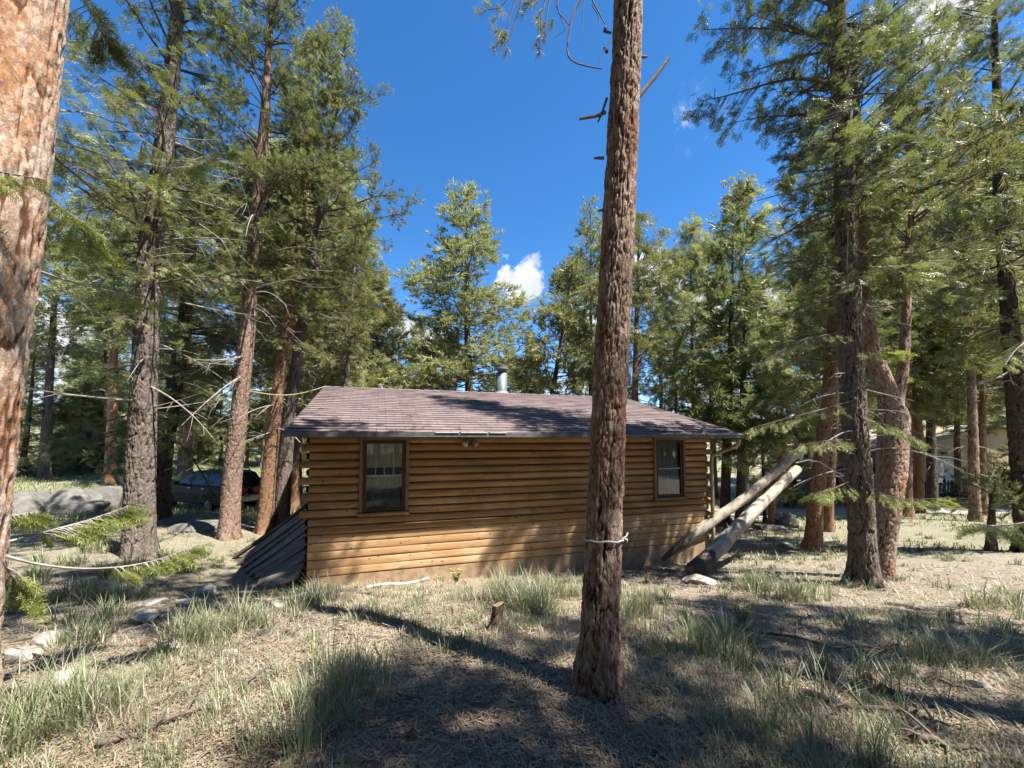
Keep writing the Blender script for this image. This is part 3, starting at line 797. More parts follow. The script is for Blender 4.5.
# ================================================================== weathered boards leaning on the cabin's left end
M_GREYW = wood('weathered_grey_board', (.17, .155, .14), (.085, .075, .068), (.26, .245, .22), 0)
ramp = empty('plank_ramp', (*cab(-1.0, .5), g1(*cab(-1.0, .5))), TH)
tag(ramp, 'weathered grey boards sloping down from the left end of the cabin to the ground', 'ramp')
rb = g1(*cab(-1.0, .5)); r = np.random.default_rng(8)
for i in range(12):
    mb = MB(); b0 = -.55 + .17*i; tw = .155
    zt_ = -.62 + .080*i*1.08; ft_a = -.55 - .075*i - r.uniform(0, .12)
    ft = cab(ft_a - .12, .5 + b0); bot = (ft_a, g1(*ft) - .02)
    n = 8; t = np.linspace(0, 1, n); xx = -.07 - r.uniform(0, .05) + (bot[0]+.07)*t + 1.0; zz = zt_ + (bot[1]-zt_)*t - rb - .015*np.sin(t*pi) + r.normal(0, .008)
    sk = r.normal(0, .03) - .10
    A = []
    for x, z, tt in zip(xx, zz, t): y_ = b0 + sk*tt; A += [(x, y_, z), (x, y_+tw, z+.065), (x, y_+tw-.012, z+.10), (x, y_-.012, z+.035)]
    ii = np.arange(n*4).reshape(n, 4); j2 = np.roll(ii, -1, 1)
    mb.add(A, np.stack([ii[:-1], j2[:-1], j2[1:], ii[1:]], -1).reshape(-1, 4), 0, .8); mb.add(A[:4], [(0, 1, 2, 3)]); mb.add(A[-4:], [(3, 2, 1, 0)])
    mb.build('board', M_GREYW, ramp)
mb = MB(); mb.tube([(.93, 1.50, .50-rb), (.2, 1.48, -.12-rb), (-.62, 1.46, g1(*cab(-1.6, 2.0))+.02-rb)], .05, 6); mb.build('edge_beam', M_GREYW, ramp)

# ================================================================== trees near enough to tell apart
def way(Y, *uv, dY=0.0):
    n = len(uv); return [at(u, v, Y + dY*i/max(1, n-1)) for i, (u, v) in enumerate(uv)]

def pxr(px, Y): return px * .5 / F * Y * .98

def tree_px(name, label, cat, Y, base_uv, uv, rpx, H, bark, leaf, seed, crown, **kw):
    d = ray(*base_uv); bx = d[0]/d[1]*Y
    return make_tree(name, label, cat, bx, Y, way(Y, *uv), pxr(rpx, Y), H, bark, leaf, seed, crown, **kw)

# A: big orange trunk at the left edge
rootA, cfA, radA = tree_px('pine_tree', 'huge orange-barked pine trunk at the far left, nearest of all the trees', 'tree', 2.3, (-84, 660), [(-46, 440), (-8, 200), (17, 0)], 90, 15, 'bark_orange', 'pine', 101,
    dict(h0=6.0, h1=14.5, Lmax=2.2, nb=80, kind='pine', lod=2, dens=9, usize=.30, shape='pine', twigs=False), nseg=160, dz=.010, fine=5.0, amp=.014, freq=15, fz=2.6, flare=.12, taper=.6, plates=False)

# boughs of fresh green needles reaching in from the left tree
def bough(parent, pbase, pts, nspray, seed, lod=0, usize=.17, leaf='new', r0=.010, wood_='dead', sfrom=.45, spread=.30, name='bough'):
    r = np.random.default_rng(seed); pts = np.array(pts, float) - np.array(pbase)
    t = np.linspace(0, 1, len(pts)); tt = np.linspace(0, 1, 16)
    P = np.stack([np.interp(tt, t, pts[:, i]) for i in range(3)], 1)
    k = np.array([.25, .5, .25])
    for _ in range(3): P[1:-1] = .25*P[:-2] + .5*P[1:-1] + .25*P[2:]
    mb = MB(); mb.tube(P, r0*(1 - .75*tt), 6, 0)
    L = np.linalg.norm(P[-1]-P[0])
    s = sfrom + (1-sfrom)*r.random(nspray)**.9; x = s*15; i0 = np.minimum(x.astype(int), 14); f = (x-i0)[:, None]
    base = P[i0]*(1-f) + P[i0+1]*f; tan = P[i0+1]-P[i0]; tan /= np.linalg.norm(tan, axis=1, keepdims=True)
    lat = np.cross(tan, [0, 0, 1.0]); lat /= np.linalg.norm(lat, axis=1, keepdims=True)+1e-9
    wdt = r.uniform(-1, 1, nspray)*spread*L*(1.15-s)
    off = lat*wdt[:, None] + tan*(np.abs(wdt)*.6)[:, None]; off[:, 2] -= np.abs(wdt)*.45 + r.uniform(0, .04, nspray)
    dr = tan + lat*np.sign(wdt)[:, None]*.6 + r.normal(0, .15, (nspray, 3)); dr[:, 2] -= .35
    q = np.stack([base, base*.5+(base+off)*.5 + [0, 0, .01], base+off], 1)
    v, ff = tubes(q, np.broadcast_to(np.array([.0035, .0025, .0015]), (nspray, 3)), 4); mb.add(v, ff, 0, .5)
    place_units(mb, 'sprig', lod, base+off*.45, off + dr*.06, usize*1.15*r.uniform(.6, 1.3, nspray), np.clip(r.normal(.5, .32, nspray), 0, 1), 1, r)
    mb.build(name, [MT[wood_], MT[leaf]], parent)

pA = np.array(rootA.location)
def mid(*l): return [at(u, v, Y) for u, v, Y in l]
bough(rootA, pA, mid((-8, 546, 2.4), (45, 532, 2.7), (90, 520, 2.9), (128, 506, 3.1)), 120, 1, usize=.14, spread=.30, sfrom=.3)
bough(rootA, pA, mid((-6, 552, 2.4), (30, 564, 2.5), (80, 570, 2.7), (130, 567, 2.9), (165, 558, 3.0), (196, 546, 3.1)), 80, 2, usize=.12, sfrom=.5, spread=.17)
bough(rootA, pA, mid((-10, 515, 2.4), (10, 516, 2.5), (35, 512, 2.6)), 44, 3, usize=.11, sfrom=.3)
bough(rootA, pA, mid((-16, 555, 2.3), (2, 560, 2.4), (14, 580, 2.5), (30, 596, 2.55)), 40, 4, usize=.13, sfrom=.3)
bough(rootA, pA, mid((-40, 168, 2.1), (0, 172, 2.05), (44, 180, 2.1)), 34, 5, usize=.10, sfrom=.2, spread=.2)
bough(rootA, pA, mid((52, 136, 2.7), (80, 148, 3.2), (120, 161, 3.7), (165, 169, 4.1), (205, 166, 4.4), (222, 150, 4.6)), 44, 6, usize=.20, sfrom=.55, spread=.26, leaf='new')
bough(rootA, pA, mid((40, 190, 2.6), (55, 205, 2.9), (72, 220, 3.1), (100, 245, 3.3)), 46, 7, usize=.18, sfrom=.1, spread=.35, leaf='new')
bough(rootA, pA, mid((48, 110, 2.7), (90, 112, 3.5), (130, 130, 4.0), (160, 152, 4.3)), 10, 8, usize=.2, sfrom=.7, leaf='fir', r0=.009)
bough(rootA, pA, mid((62, -30, 2.6), (80, -5, 2.8), (95, 20, 3.0), (105, 40, 3.1)), 40, 9, usize=.2, sfrom=.2, spread=.4, leaf='fir')
bough(rootA, pA, mid((44, 150, 2.7), (70, 170, 3.2), (105, 200, 3.8), (128, 215, 4.2)), 6, 10, usize=.2, sfrom=.8, leaf='fir', r0=.011, wood_='limb')
bough(rootA, pA, mid((36, 270, 2.5), (70, 282, 3.3), (115, 292, 4.2), (150, 300, 4.6)), 22, 11, usize=.2, sfrom=.6, leaf='new', r0=.010)

# B: the trunk in front of the cabin
rootB, cfB, radB = make_tree('pine_tree', 'bare reddish-brown pine trunk right in front of the cabin, with a white cord', 'tree', *on_ground(597, 688)[:2], way(on_ground(597, 688)[1], (601, 600), (609, 400), (618, 230), (628, 20)), .120, 15.5, 'bark_red', 'pine', 102,
    dict(h0=6.9, h1=15.2, Lmax=2.1, nb=120, kind='pine', lod=1, dens=11, usize=.24, shape='pine', twigs=False), nseg=160, dz=.010, fine=6.0, amp=.012, freq=30, fz=5.5, flare=.58, taper=.5)
YB = rootB.location[1]; pB = np.array(rootB.location)
print('B', rootB.location)
for pts, rad_ in ([[(622, 116), (640, 95), (655, 77), (669, 58)], .018], [[(606, 112), (596, 116), (579, 119)], .014], [[(607, 98), (603, 110), (598, 122)], .010], [[(604, 158), (594, 158)], .012], [[(640, 57), (647, 57)], .012],
                   [[(606, 27), (604, 31), (611, 33)], .012], [[(607, 52), (604, 48)], .012], [[(603, 210), (598, 211)], .010]):
    P = np.array([at(u, v, YB + .02*i - .02) for i, (u, v) in enumerate(pts)]) - pB; mb = MB(); mb.tube(P, np.linspace(rad_, rad_*.65, len(P)), 7); mb.build('dead_branch', MT['limb'], rootB)
mb = MB()
for pts, rad_ in ([[(596, -40), (585, -8), (572, 12), (568, 40), (566, 55), (575, 64), (602, 69)], .010], [[(585, -30), (592, 0), (605, 24)], .008], [[(592, 5), (600, 18), (592, 44)], .004], [[(610, 40), (602, 55), (598, 65)], .005],
                   [[(590, -20), (583, 5), (582, 36)], .004], [[(556, -20), (558, 12), (570, 26)], .006], [[(556, 5), (566, 30), (554, 38)], .004]):
    P = np.array([at(u, v, YB - .15) for u, v in pts]) - pB
    tt = np.linspace(0, 1, 14); t = np.linspace(0, 1, len(P)); P = np.stack([np.interp(tt, t, P[:, i]) for i in range(3)], 1); P[1:-1] = .25*P[:-2]+.5*P[1:-1]+.25*P[2:]
    mb.tube(P, np.linspace(rad_, rad_*.4, 14), 5)
mb.build('drooping_twigs', MT['limb'], rootB)
mb = MB(); r = np.random.default_rng(5); P = []; D = []
for pts in ([(530, -40), (515, -12), (500, 8), (488, 10)], [(530, -40), (515, 0), (508, 25), (499, 40)], [(530, -40), (520, 5), (513, 30), (508, 46)], [(560, -40), (545, 0), (541, 20), (540, 44)], [(530, -40), (535, -5), (528, 6)], [(556, -30), (548, 8), (545, 30)]):
    q = np.array([at(u, v, YB - .35) for u, v in pts]) - pB
    mb.tube(q, np.linspace(.006, .002, len(q)), 5)
    d = q[-1]-q[-2]; P += [q[-1], q[-2]*.4+q[-1]*.6, q[-2] + r.normal(0, .03, 3), q[-2]*.7+q[-1]*.3 + r.normal(0, .04, 3)]; D += [d, d+r.normal(0, .1, 3), d+r.normal(0, .1, 3), d + r.normal(0, .1, 3)]
P = np.array(P); place_units(mb, 'pine', 0, P, np.array(D), np.full(len(P), .085), r.uniform(.2, .8, len(P)), 1, r)
mb.build('needle_tufts', [MT['limb'], MT['pine']], rootB)

# cord tied round B
zc = at(597, 537, YB)[2] - pB[2]; cc = cfB(zc); rc = radB(zc) + .012
cord = empty('tied_cord', (pB[0]+cc[0], pB[1]+cc[1], pB[2]+zc)); tag(cord, 'white cord knotted round the bare trunk in front of the cabin', 'cord')
a = np.linspace(0, 2*pi, 241); mb = MB(); mb.tube(np.c_[rc*np.cos(a), rc*np.sin(a), (.012*np.sin(a) - .010*np.cos(2*a) + .003*np.sin(7*a))], .006 + .001*np.sin(a*60), 8, cap=False)
M_CORD = simple('white_cord', (.62, .60, .55), .8, var=.1); mb.build('loop', M_CORD, cord, True)
mb = MB(); mb.tube([(rc, -.03, .0), (rc+.02, -.03, .012), (rc+.03, -.02, .035)], .006, 6); mb.tube([(rc, -.03, .0), (rc+.022, -.035, -.01), (rc+.02, -.03, -.03)], .006, 6); mb.build('knot', M_CORD, cord, True)

# C..G: the group on the left
firC, cfC, radC = tree_px('fir_tree', 'large fir with deeply furrowed grey bark, just right of the orange trunk', 'tree', 8.0, (139, 553), [(140, 480), (150, 250), (165, 140), (178, 10)], 25, 14.5, 'bark_grey', 'fir', 103,
    dict(h0=4.4, h1=14.4, Lmax=2.1, nb=140, kind='fir', lod=1, dens=32, usize=.175, shape='column'), nseg=120, dz=.016, fine=10, amp=.022, freq=24, fz=4.5, flare=.25, taper=.55, dead=(30, 2.8, 8.5, 2.2, (-pi, pi)), plates=False)
firD, _, _ = tree_px('fir_tree', 'dark leaning fir with low sweeping boughs over the meadow at left', 'tree', 12.0, (158, 478), [(162, 460), (172, 400), (184, 330), (196, 200)], 19, 12.0, 'bark_dark', 'fir_blue', 104,
    dict(h0=2.3, h1=11.8, Lmax=3.2, nb=130, bias=(pi*.72, .35), kind='fir', lod=1, dens=22, usize=.27, shape='fir', droop=.42), nseg=40, dz=.06, fine=7, amp=.03, freq=14, fz=5, dead=(16, 1.2, 5, 2.2, (-pi, pi)))
pineE, _, _ = tree_px('pine_tree', 'tall pink-barked pine leaning slightly right, in front of the dark parked car', 'tree', 9.7, (228, 536), [(232, 480), (246, 350), (258, 200), (266, 100)], 17.5, 15.5, 'bark_pink', 'fir', 105,
    dict(h0=5.8, h1=15.3, Lmax=1.8, nb=120, kind='pine', lod=1, dens=34, usize=.13, shape='pine'), nseg=90, dz=.02, fine=10, amp=.012, freq=20, fz=8, flare=.3, taper=.6, dead=(34, 3.4, 8, 2.4, (-pi, pi)))
pineF, _, _ = tree_px('pine_tree', 'dark trunk with an orange sunlit edge, left of the pair at the cabin corner', 'tree', 10.6, (264, 527), [(268, 480), (278, 390), (291, 300), (302, 220)], 14.5, 13.5, 'bark_tan', 'fir', 106,
    dict(h0=4.8, h1=13.4, Lmax=1.9, nb=110, kind='fir', lod=1, dens=32, usize=.18, shape='pine'), nseg=56, dz=.03, fine=9, amp=.012, freq=24, fz=8, flare=.35, dead=(24, 2.2, 7, 2.0, (-pi, pi)))
pineG, cfG, _ = tree_px('pine_tree', 'pale grey trunk, right of the pair at the cabin corner behind the boards', 'tree', 11.0, (280, 524), [(286, 450), (294, 380), (306, 300), (326, 180)], 14.5, 14.5, 'bark_grey', 'fir', 107,
    dict(h0=4.6, h1=14.3, Lmax=2.2, nb=140, kind='pine', lod=1, dens=34, usize=.13, shape='pine'), nseg=56, dz=.03, fine=9, amp=.013, freq=24, fz=6, flare=.3, dead=(24, 2.6, 7, 2.0, (-pi, pi)))
pineH, _, _ = tree_px('pine_tree', 'thin pale snag-like pine rising behind the left end of the roof', 'tree', 14.5, (344, 470), [(346, 390), (352, 300), (358, 220)], 8, 10.6, 'bark_grey', 'pine', 108,
    dict(h0=3.6, h1=10.6, Lmax=1.35, nb=120, kind='fir', lod=1, dens=9, usize=.32, shape='column'), nseg=20, dz=.12, fine=6, amp=.01)

# N, O: pair in the right foreground; P: the tree that props the logs
firN, cfN, radN = tree_px('fir_tree', 'dark furrowed fir with long green boughs, just in front of the forked pine', 'tree', 6.3, (864, 581), [(862, 520), (853, 400), (847, 250), (842, 120), (836, 0)], 22.5, 18, 'bark_grey', 'fir_blue', 109,
    dict(h0=4.4, h1=17.8, Lmax=1.55, nb=200, kind='fir', lod=1, dens=34, usize=.175, shape='column', droop=.34, bias=(pi, .05)), nseg=110, dz=.016, fine=8, amp=.020, freq=24, fz=4.5, flare=.55, taper=.6, dead=(26, 1.6, 5, 1.1, (-pi, pi)), plates=False)
pN = np.array(firN.location)
for q, pts in enumerate(([(858, 475, 6.3), (880, 495, 5.9), (915, 500, 5.7), (950, 497, 5.6)], [(855, 400, 6.2), (820, 410, 5.9), (780, 420, 5.7), (752, 428, 5.6)], [(858, 420, 6.3), (890, 425, 6.0), (920, 440, 5.8)], [(850, 350, 6.3), (880, 352, 5.9), (900, 350, 5.8)],
                          [(853, 480, 6.3), (830, 490, 6.0), (815, 493, 5.9)], [(850, 330, 6.3), (800, 340, 5.8), (765, 360, 5.6)], [(850, 440, 6.2), (830, 440, 5.8), (800, 445, 5.7)])):
    bough(firN, pN, mid(*pts), 46, 30+q, usize=.17, sfrom=.15, spread=.28, leaf='new' if q in (0, 3, 4) else 'fir', wood_='limb')
pineO, cfO, radO = tree_px('pine_tree', 'forked reddish pine with pale flaky bark beside the dark foreground fir', 'tree', 6.75, (878, 570), [(886, 525), (892, 470), (894, 415), (886, 388), (877, 366), (869, 340), (865, 318), (862, 280), (858, 150)], 25, 9.5, 'bark_pale', 'pine', 110, radf=[(0, .15), (.6, .16), (1.4, .195), (2.6, .20), (3.0, .14), (3.4, .125), (5, .10), (9.5, .02)], crown=
    dict(h0=4.6, h1=9.4, Lmax=1.7, nb=80, kind='pine', lod=1, dens=11, usize=.22, shape='pine'), nseg=96, dz=.018, fine=6, amp=.012, freq=26, fz=8, flare=.25, taper=.65)
pO = np.array(pineO.location)
P = np.array(mid((896, 416, 6.78), (900, 390, 6.8), (904, 360, 6.82), (906, 320, 6.85), (908, 270, 6.9), (912, 200, 7.0), (918, 100, 7.1))) - pO
lc = curve_fn(P); h0_, h1_ = P[0, 2], P[-1, 2]
trunk_mesh(lc, lambda z: .085*(1 - .8*(z-h0_)/(h1_-h0_)) , h1_, 48, .025, 6, .010, np.random.default_rng(4), 22, 8, z0=h0_).build('limb', MT['bark_pale'], pineO, True)
crown_mesh(lc, h0_+1.9, h1_, 1.5, 60, 'pine', 1, 11, np.random.default_rng(6), .22, 'pine').build('limb_foliage', [MT['limb'], MT['pine']], pineO)
pineP, cfP, radP = tree_px('pine_tree', 'reddish leaning pine that the two felled logs rest against', 'tree', 9.9, (812, 545), [(816, 500), (822, 450), (828, 400), (834, 300)], 15, 11.5, 'bark_tan', 'fir_blue', 111,
    dict(h0=4.5, h1=11.4, Lmax=1.7, nb=100, kind='fir', lod=1, dens=22, usize=.25, shape='fir'), nseg=56, dz=.03, fine=6, amp=.012, freq=24, fz=8, flare=.45, dead=(22, 1.6, 5, 1.6, (-pi, pi)))
# Q: the right edge
pineQ, _, _ = tree_px('fir_tree', 'tall dark fir at the right edge whose crown fills the upper right corner', 'tree', 8.6, (1026, 520), [(1018, 420), (1008, 300), (999, 180), (996, 60)], 17, 14.0, 'bark_dark', 'fir', 112,
    dict(h0=4.0, h1=13.8, Lmax=1.9, nb=110, kind='fir', lod=1, dens=28, usize=.24, shape='fir', droop=.35), nseg=48, dz=.03, fine=8, amp=.022, freq=18, fz=6, dead=(26, 2, 7, 1.6, (-pi, pi)))
bough(pineQ, np.array(pineQ.location), mid((1040, 520, 4.6), (1015, 524, 4.4), (990, 526, 4.2), (978, 524, 4.1)), 46, 50, usize=.17, sfrom=.15, spread=.3, leaf='new')
bough(pineQ, np.array(pineQ.location), mid((1040, 330, 6.6), (1015, 350, 6.2), (1005, 365, 6.0)), 36, 51, usize=.17, sfrom=.15, spread=.3, leaf='new')
mids = [
 ('pine_tree', 'slim orange-lit pine trunk, left of the close pair by the garage corner', 15.5, (905, 494), [(906, 440), (908, 330), (910, 200)], 11, 11, 'bark_tan', 'pine'),
 ('pine_tree', 'slim leaning pine trunk, right of the close pair by the garage corner', 16.5, (918, 491), [(920, 440), (914, 380), (910, 300)], 8, 10, 'bark_tan', 'pine'),
 ('pine_tree', 'dark straight pine trunk standing across the garage wall beside its white door', 17.5, (932, 491), [(931, 440), (930, 330), (930, 200)], 9, 11.5, 'bark_dark', 'pine'),
 ('pine_tree', 'thick dark pine in front of the garage wall, right of the picket fence', 14.0, (974, 499), [(973, 440), (970, 330), (966, 180)], 9, 12.5, 'bark_red', 'pine'),
 ('pine_tree', 'thin pale trunk close behind the thick dark pine by the garage', 15.5, (982, 496), [(982, 440), (984, 330), (986, 200)], 7, 11, 'bark_tan', 'pine'),
 ('pine_tree', 'sunlit tan trunk standing just behind the picket fence', 24.0, (958, 488), [(957, 440), (957, 370), (956, 280)], 6, 11.5, 'bark_tan', 'pine'),
 ('pine_tree', 'sunlit small trunk directly behind the log-propping pine', 12.5, (827, 523), [(830, 480), (834, 440), (836, 380)], 9, 8.5, 'bark_tan', 'fir'),
 ('fir_tree', 'dark straight trunk behind the right corner of the cabin, left of two', 14.0, (724, 510), [(726, 470), (729, 400), (733, 250)], 10, 10.9, 'bark_dark', 'fir_blue'),
 ('fir_tree', 'dark straight trunk behind the right corner of the cabin, right of two', 13.6, (739, 511), [(741, 470), (743, 400), (746, 300)], 9, 8.6, 'bark_dark', 'fir'),
 ('pine_tree', 'dark leaning pine rising behind the ridge left of the central trunk', 17.0, (548, 470), [(553, 390), (563, 330), (575, 250)], 9, 10.4, 'bark_dark', 'pine'),
 ('pine_tree', 'pine with a full crown right beside the upper central trunk', 15.5, (634, 470), [(635, 390), (637, 300), (640, 200)], 10, 11.6, 'bark_tan', 'pine'),
 ('pine_tree', 'small trunk standing between the dark fir and the log-propping pine', 19.0, (843, 498), [(844, 450), (846, 380), (848, 280)], 8, 11, 'bark_tan', 'pine'),
]
for q, (nm, lab, Y, b_, uv, rp, H, bk, lf) in enumerate(mids):
    fir = nm == 'fir_tree'
    tree_px(nm, lab, 'tree', Y, b_, uv, rp, H, bk, lf, 130+q, dict(h0=H*(.30 if fir else .36), h1=H*.99, Lmax=1.9 if fir else 1.9, nb=110, kind='fir' if q % 2 == 0 else 'pine', lod=2 if Y > 13.6 else 1, dens=11, usize=.36, shape='fir' if fir else 'pine', twigs=False),
            nseg=24, dz=.10, fine=6, amp=.016, freq=16, fz=6, dead=(12, 1.6, H*.4, 1.2, (-pi, pi)))
# small bonsai-like pine on the right
sp = tree_px('pine_tree', 'small crooked pine with flat tiers of needles at the far right', 'tree', 8.8, (988, 512), [(992, 500), (999, 482), (1006, 466), (1010, 448)], 8, 1.75, 'bark_dark', 'fir_blue', 160,
    dict(h0=.75, h1=1.7, Lmax=.75, nb=26, kind='pine', lod=1, dens=22, usize=.13, shape='pine', droop=.05), nseg=20, dz=.05, fine=3, amp=.012)

# unseen trees: some inferred from their shade, the rest added to block sky light
offs = [(4.9, -.6, 11.6, 6.3, 1.25, 60, 'fir casting the broad shade in front of the stump'), (7.8, 1.6, 12, 3.8, 1.6, 42, 'fir outside the right edge shading the grass by the bare trunk'),
        (6.0, -7.0, 15, 5, 2.6, 110, 'tall unseen fir added to block sky light, back right on the near side'), (6.3, .5, 12.5, 5.0, 1.1, 30, 'thin fir outside the right edge with a sparse crown'),
        (-3.6, -2.2, 13, 3.0, 2.8, 110, 'unseen fir added to block sky light, close behind the huge orange pine'), (-6.4, .2, 14, 3.0, 2.9, 110, 'unseen fir added to block sky light, beyond the left edge'), (-.6, -5.0, 14, 3.2, 3.0, 110, 'unseen fir added to block sky light, straight back on the near side')]
for q, (x, y, H, h0, Lm, nb, lab) in enumerate(offs):
    make_tree('fir_tree', lab, 'tree', x, y, [(x+.05, y, g1(x, y)+H*.5)], .2, H, 'bark_dark', 'fir', 170+q,
        dict(h0=h0, h1=H*.99, Lmax=Lm, nb=nb, kind='fir', lod=2 if x > 3 else 3, dens=18, usize=.34, shape='column' if Lm < 2 else 'fir', twigs=False), nseg=16, dz=.2, fine=3, amp=.01)

# ================================================================== background forest: a few kinds, copied
VAR = []
vdefs = [('pine', 'bark_tan', 'far', 12, .30, 2.3, 'pine'), ('pine', 'bark_dark', 'far', 13, .42, 2.0, 'pine'), ('fir', 'bark_dark', 'far', 12, .12, 2.3, 'fir'), ('fir', 'bark_grey', 'far', 13, .22, 1.9, 'column'),
         ('pine', 'bark_pink', 'pine', 11, .38, 1.7, 'column'), ('fir', 'bark_dark', 'fir_blue', 11, .08, 2.5, 'fir'), ('pine', 'bark_dark', 'far', 14, .14, 2.9, 'fir'), ('pine', 'bark_tan', 'far', 12, .5, 1.9, 'pine')]
used = {}
def zone(x, y):
    u = CX + F*x/y
    if u < 330: return 'in the meadow edge left of the cabin', 'trees along the far meadow'
    if u < 620: return 'behind the roof, left of the bare trunk', 'trees behind the left of the roof'
    if u < 790: return 'behind the roof, right of the bare trunk', 'trees behind the right of the roof'
    return 'in the shady wood on the right', 'trees in the wood on the right'
def make_var(k):
    kind, bark, leaf, H, hf, Lm, shp = vdefs[k]
    root, _, _ = make_tree('fir_tree' if kind == 'fir' else 'pine_tree', None, None, 0, 0, [(.15*(k % 3 - 1), .1, H*.5)], .17, H, bark, leaf, 200+k,
        dict(h0=H*hf, h1=H*.995, Lmax=Lm, nb=(105 if shp != 'column' else 120) if k != 6 else 190, kind=kind, lod=2, dens=21 if kind == 'fir' else 20, usize=.33 if kind == 'fir' else .27, shape=shp, twigs=False, droop=.25), nseg=10, dz=.3, fine=3, amp=.01, baseZ=0.0)
    return root
def bg_tree(x, y, top, k, wide=1.0, label=None, group=None, rz=None):
    first = k not in used
    if first: used[k] = make_var(k)
    o = used[k] if first else copy_tree(used[k])
    z = g1(x, y); s = (top - z) / vdefs[k][3]
    o.location = (x, y, z); o.scale = (s*wide, s*wide, s); o.rotation_euler = (0, 0, rng.uniform(0, 2*pi) if rz is None else rz)
    zn, gp = zone(x, y)
    for kk in ('label', 'category', 'group'):
        if kk in o: del o[kk]
    desc = ['full-crowned olive pine', 'slim high-crowned pine', 'bushy olive fir', 'narrow grey-green fir', 'narrow yellow-green pine', 'dark low-branched fir', 'broad conical pine', 'bare-stemmed pine with a top crown'][k]
    tag(o, label or f'{desc} {zn}', 'tree', group or (gp + ', ' + desc if not label else None))
    return o

named = [  # u, v of the top, Y, variant, width, label
 (474, 193, 21, 6, 1.5, 'broad conical pine, tallest behind the left half of the roof'),
 (445, 300, 23, 1, .8, 'shorter olive pine on the left flank of the tallest conical pine'),
 (512, 350, 25, 7, .6, None), (531, 332, 27, 1, .6, None), (400, 312, 25, 1, .65, None), (421, 318, 28, 7, .65, None), (378, 280, 20, 4, 1.1, 'ragged yellow-green pine just right of the thin pale snag behind the roof'),
 (362, 325, 24, 1, .7, None), (336, 350, 28, 3, .8, None), (588, 208, 19.5, 1, .85, 'high-crowned pine showing left of the upper central trunk'), (581, 310, 26, 1, .65, None), (612, 290, 27, 3, .8, None),
 (657, 240, 25, 1, .75, None), (690, 225, 20, 3, .95, 'narrow grey-green fir, taller of the pale pair right of the central trunk'), (709, 237, 22, 3, .85, 'narrow grey-green fir, shorter of the pale pair right of the central trunk'),
 (672, 325, 18.5, 2, .8, 'bushy olive fir low behind the right half of the roof'), (735, 178, 16, 3, 1.05, 'dark columnar fir rising behind the right corner of the cabin'), (780, 330, 19, 5, .9, 'dark low-branched fir behind the upper ends of the felled logs'),
 (800, 260, 23, 3, 1.0, None), (760, 360, 14.5, 2, .8, 'small bushy fir just behind the upper felled log'),
 (30, 335, 27, 5, 1.3, 'dark low fir beyond the boulders at the far left'), (85, 350, 29, 2, 1.3, 'bushy olive fir behind the boulders, next to the dark low one'), (110, 330, 36, 5, 1.2, None), (205, 340, 38, 2, 1.2, None), (225, 350, 40, 5, 1.2, None), (300, 340, 28, 2, 1.0, None), (160, 360, 42, 2, 1.3, None), (250, 365, 36, 2, 1.2, None), (316, 345, 24, 0, 1.0, None),
 (60, 200, 26, 1, 1.2, None), (125, 190, 25, 7, 1.2, None), (200, 180, 26, 0, 1.1, None), (285, 150, 22, 7, 1.3, None), (335, 150, 19, 3, 1.1, 'tall narrow fir whose tip edges the sky left of the clearing'), (305, 220, 23, 1, 1.1, None), (367, 215, 18.5, 3, .9, None),
 (870, 200, 20, 1, 1.0, None), (900, 190, 21, 0, 1.1, None), (898, 150, 27, 1, 1.0, None), (1006, 200, 25, 3, 1.1, None), (1002, 120, 22, 0, 1.1, None), (1015, 170, 24, 1, 1.2, None), (1040, 100, 18, 6, 1.1, None), (820, 220, 24, 0, 1.0, None), (850, 260, 28, 6, 1.0, None), (890, 290, 30, 2, 1.1, None), (945, 280, 36, 2, 1.3, None), (990, 300, 38, 5, 1.3, None), (1030, 280, 36, 2, 1.3, None),
]
for (u, v, Y, kk, wd, lab) in named:
    p = at(u, v, Y); bg_tree(p[0], Y, p[2], kk, wd, lab)
for q in range(105):
    Y = rng.uniform(30, 62); u = rng.uniform(-90, 1120)
    if 330 < u < 800:
        Y += 10
        if rng.random() < .45: continue
    x = (u-CX)/F*Y
    if x > 17 and x < 48 and 24 < Y < 44: Y += 22; x = (u-CX)/F*Y
    if -24 < x < -6 and Y < 34: Y += 16
    H = rng.uniform(5.5, 8.5) if 330 < u < 820 else rng.uniform(9, 14)
    bg_tree(x, Y, g1(x, Y) + H, int(rng.choice([0, 1, 2, 2, 3, 5, 5, 7])), rng.uniform(.9, 1.35) if not 330 < u < 800 else rng.uniform(.65, .95))

bg_tree(-9.3, 16.6, g1(-9.3, 16.6) + 12, 7, 1.2, 'bare-stemmed pine added to shade the black car, behind the corner trunks')  # this pine and the next are added to throw shade over the car
bg_tree(-8.1, 15.3, g1(-8.1, 15.3) + 12, 0, 1.1, 'full-crowned olive pine added to shade the black car, behind the corner trunks')
for q in range(46):
    a = R(rng.uniform(75, 285)); r_ = rng.uniform(9, 30)
    x, y = sin(a)*r_, cos(a)*r_
    if x > 2 and -9 < y < 4 and r_ < 15: x += 12
    bg_tree(x, y, g1(x, y) + rng.uniform(10, 14), int(rng.choice([0, 2, 3, 5, 7, 6])), 1.2, 'forest tree standing outside the picture on the near side of the clearing', 'trees on the near side of the clearing')

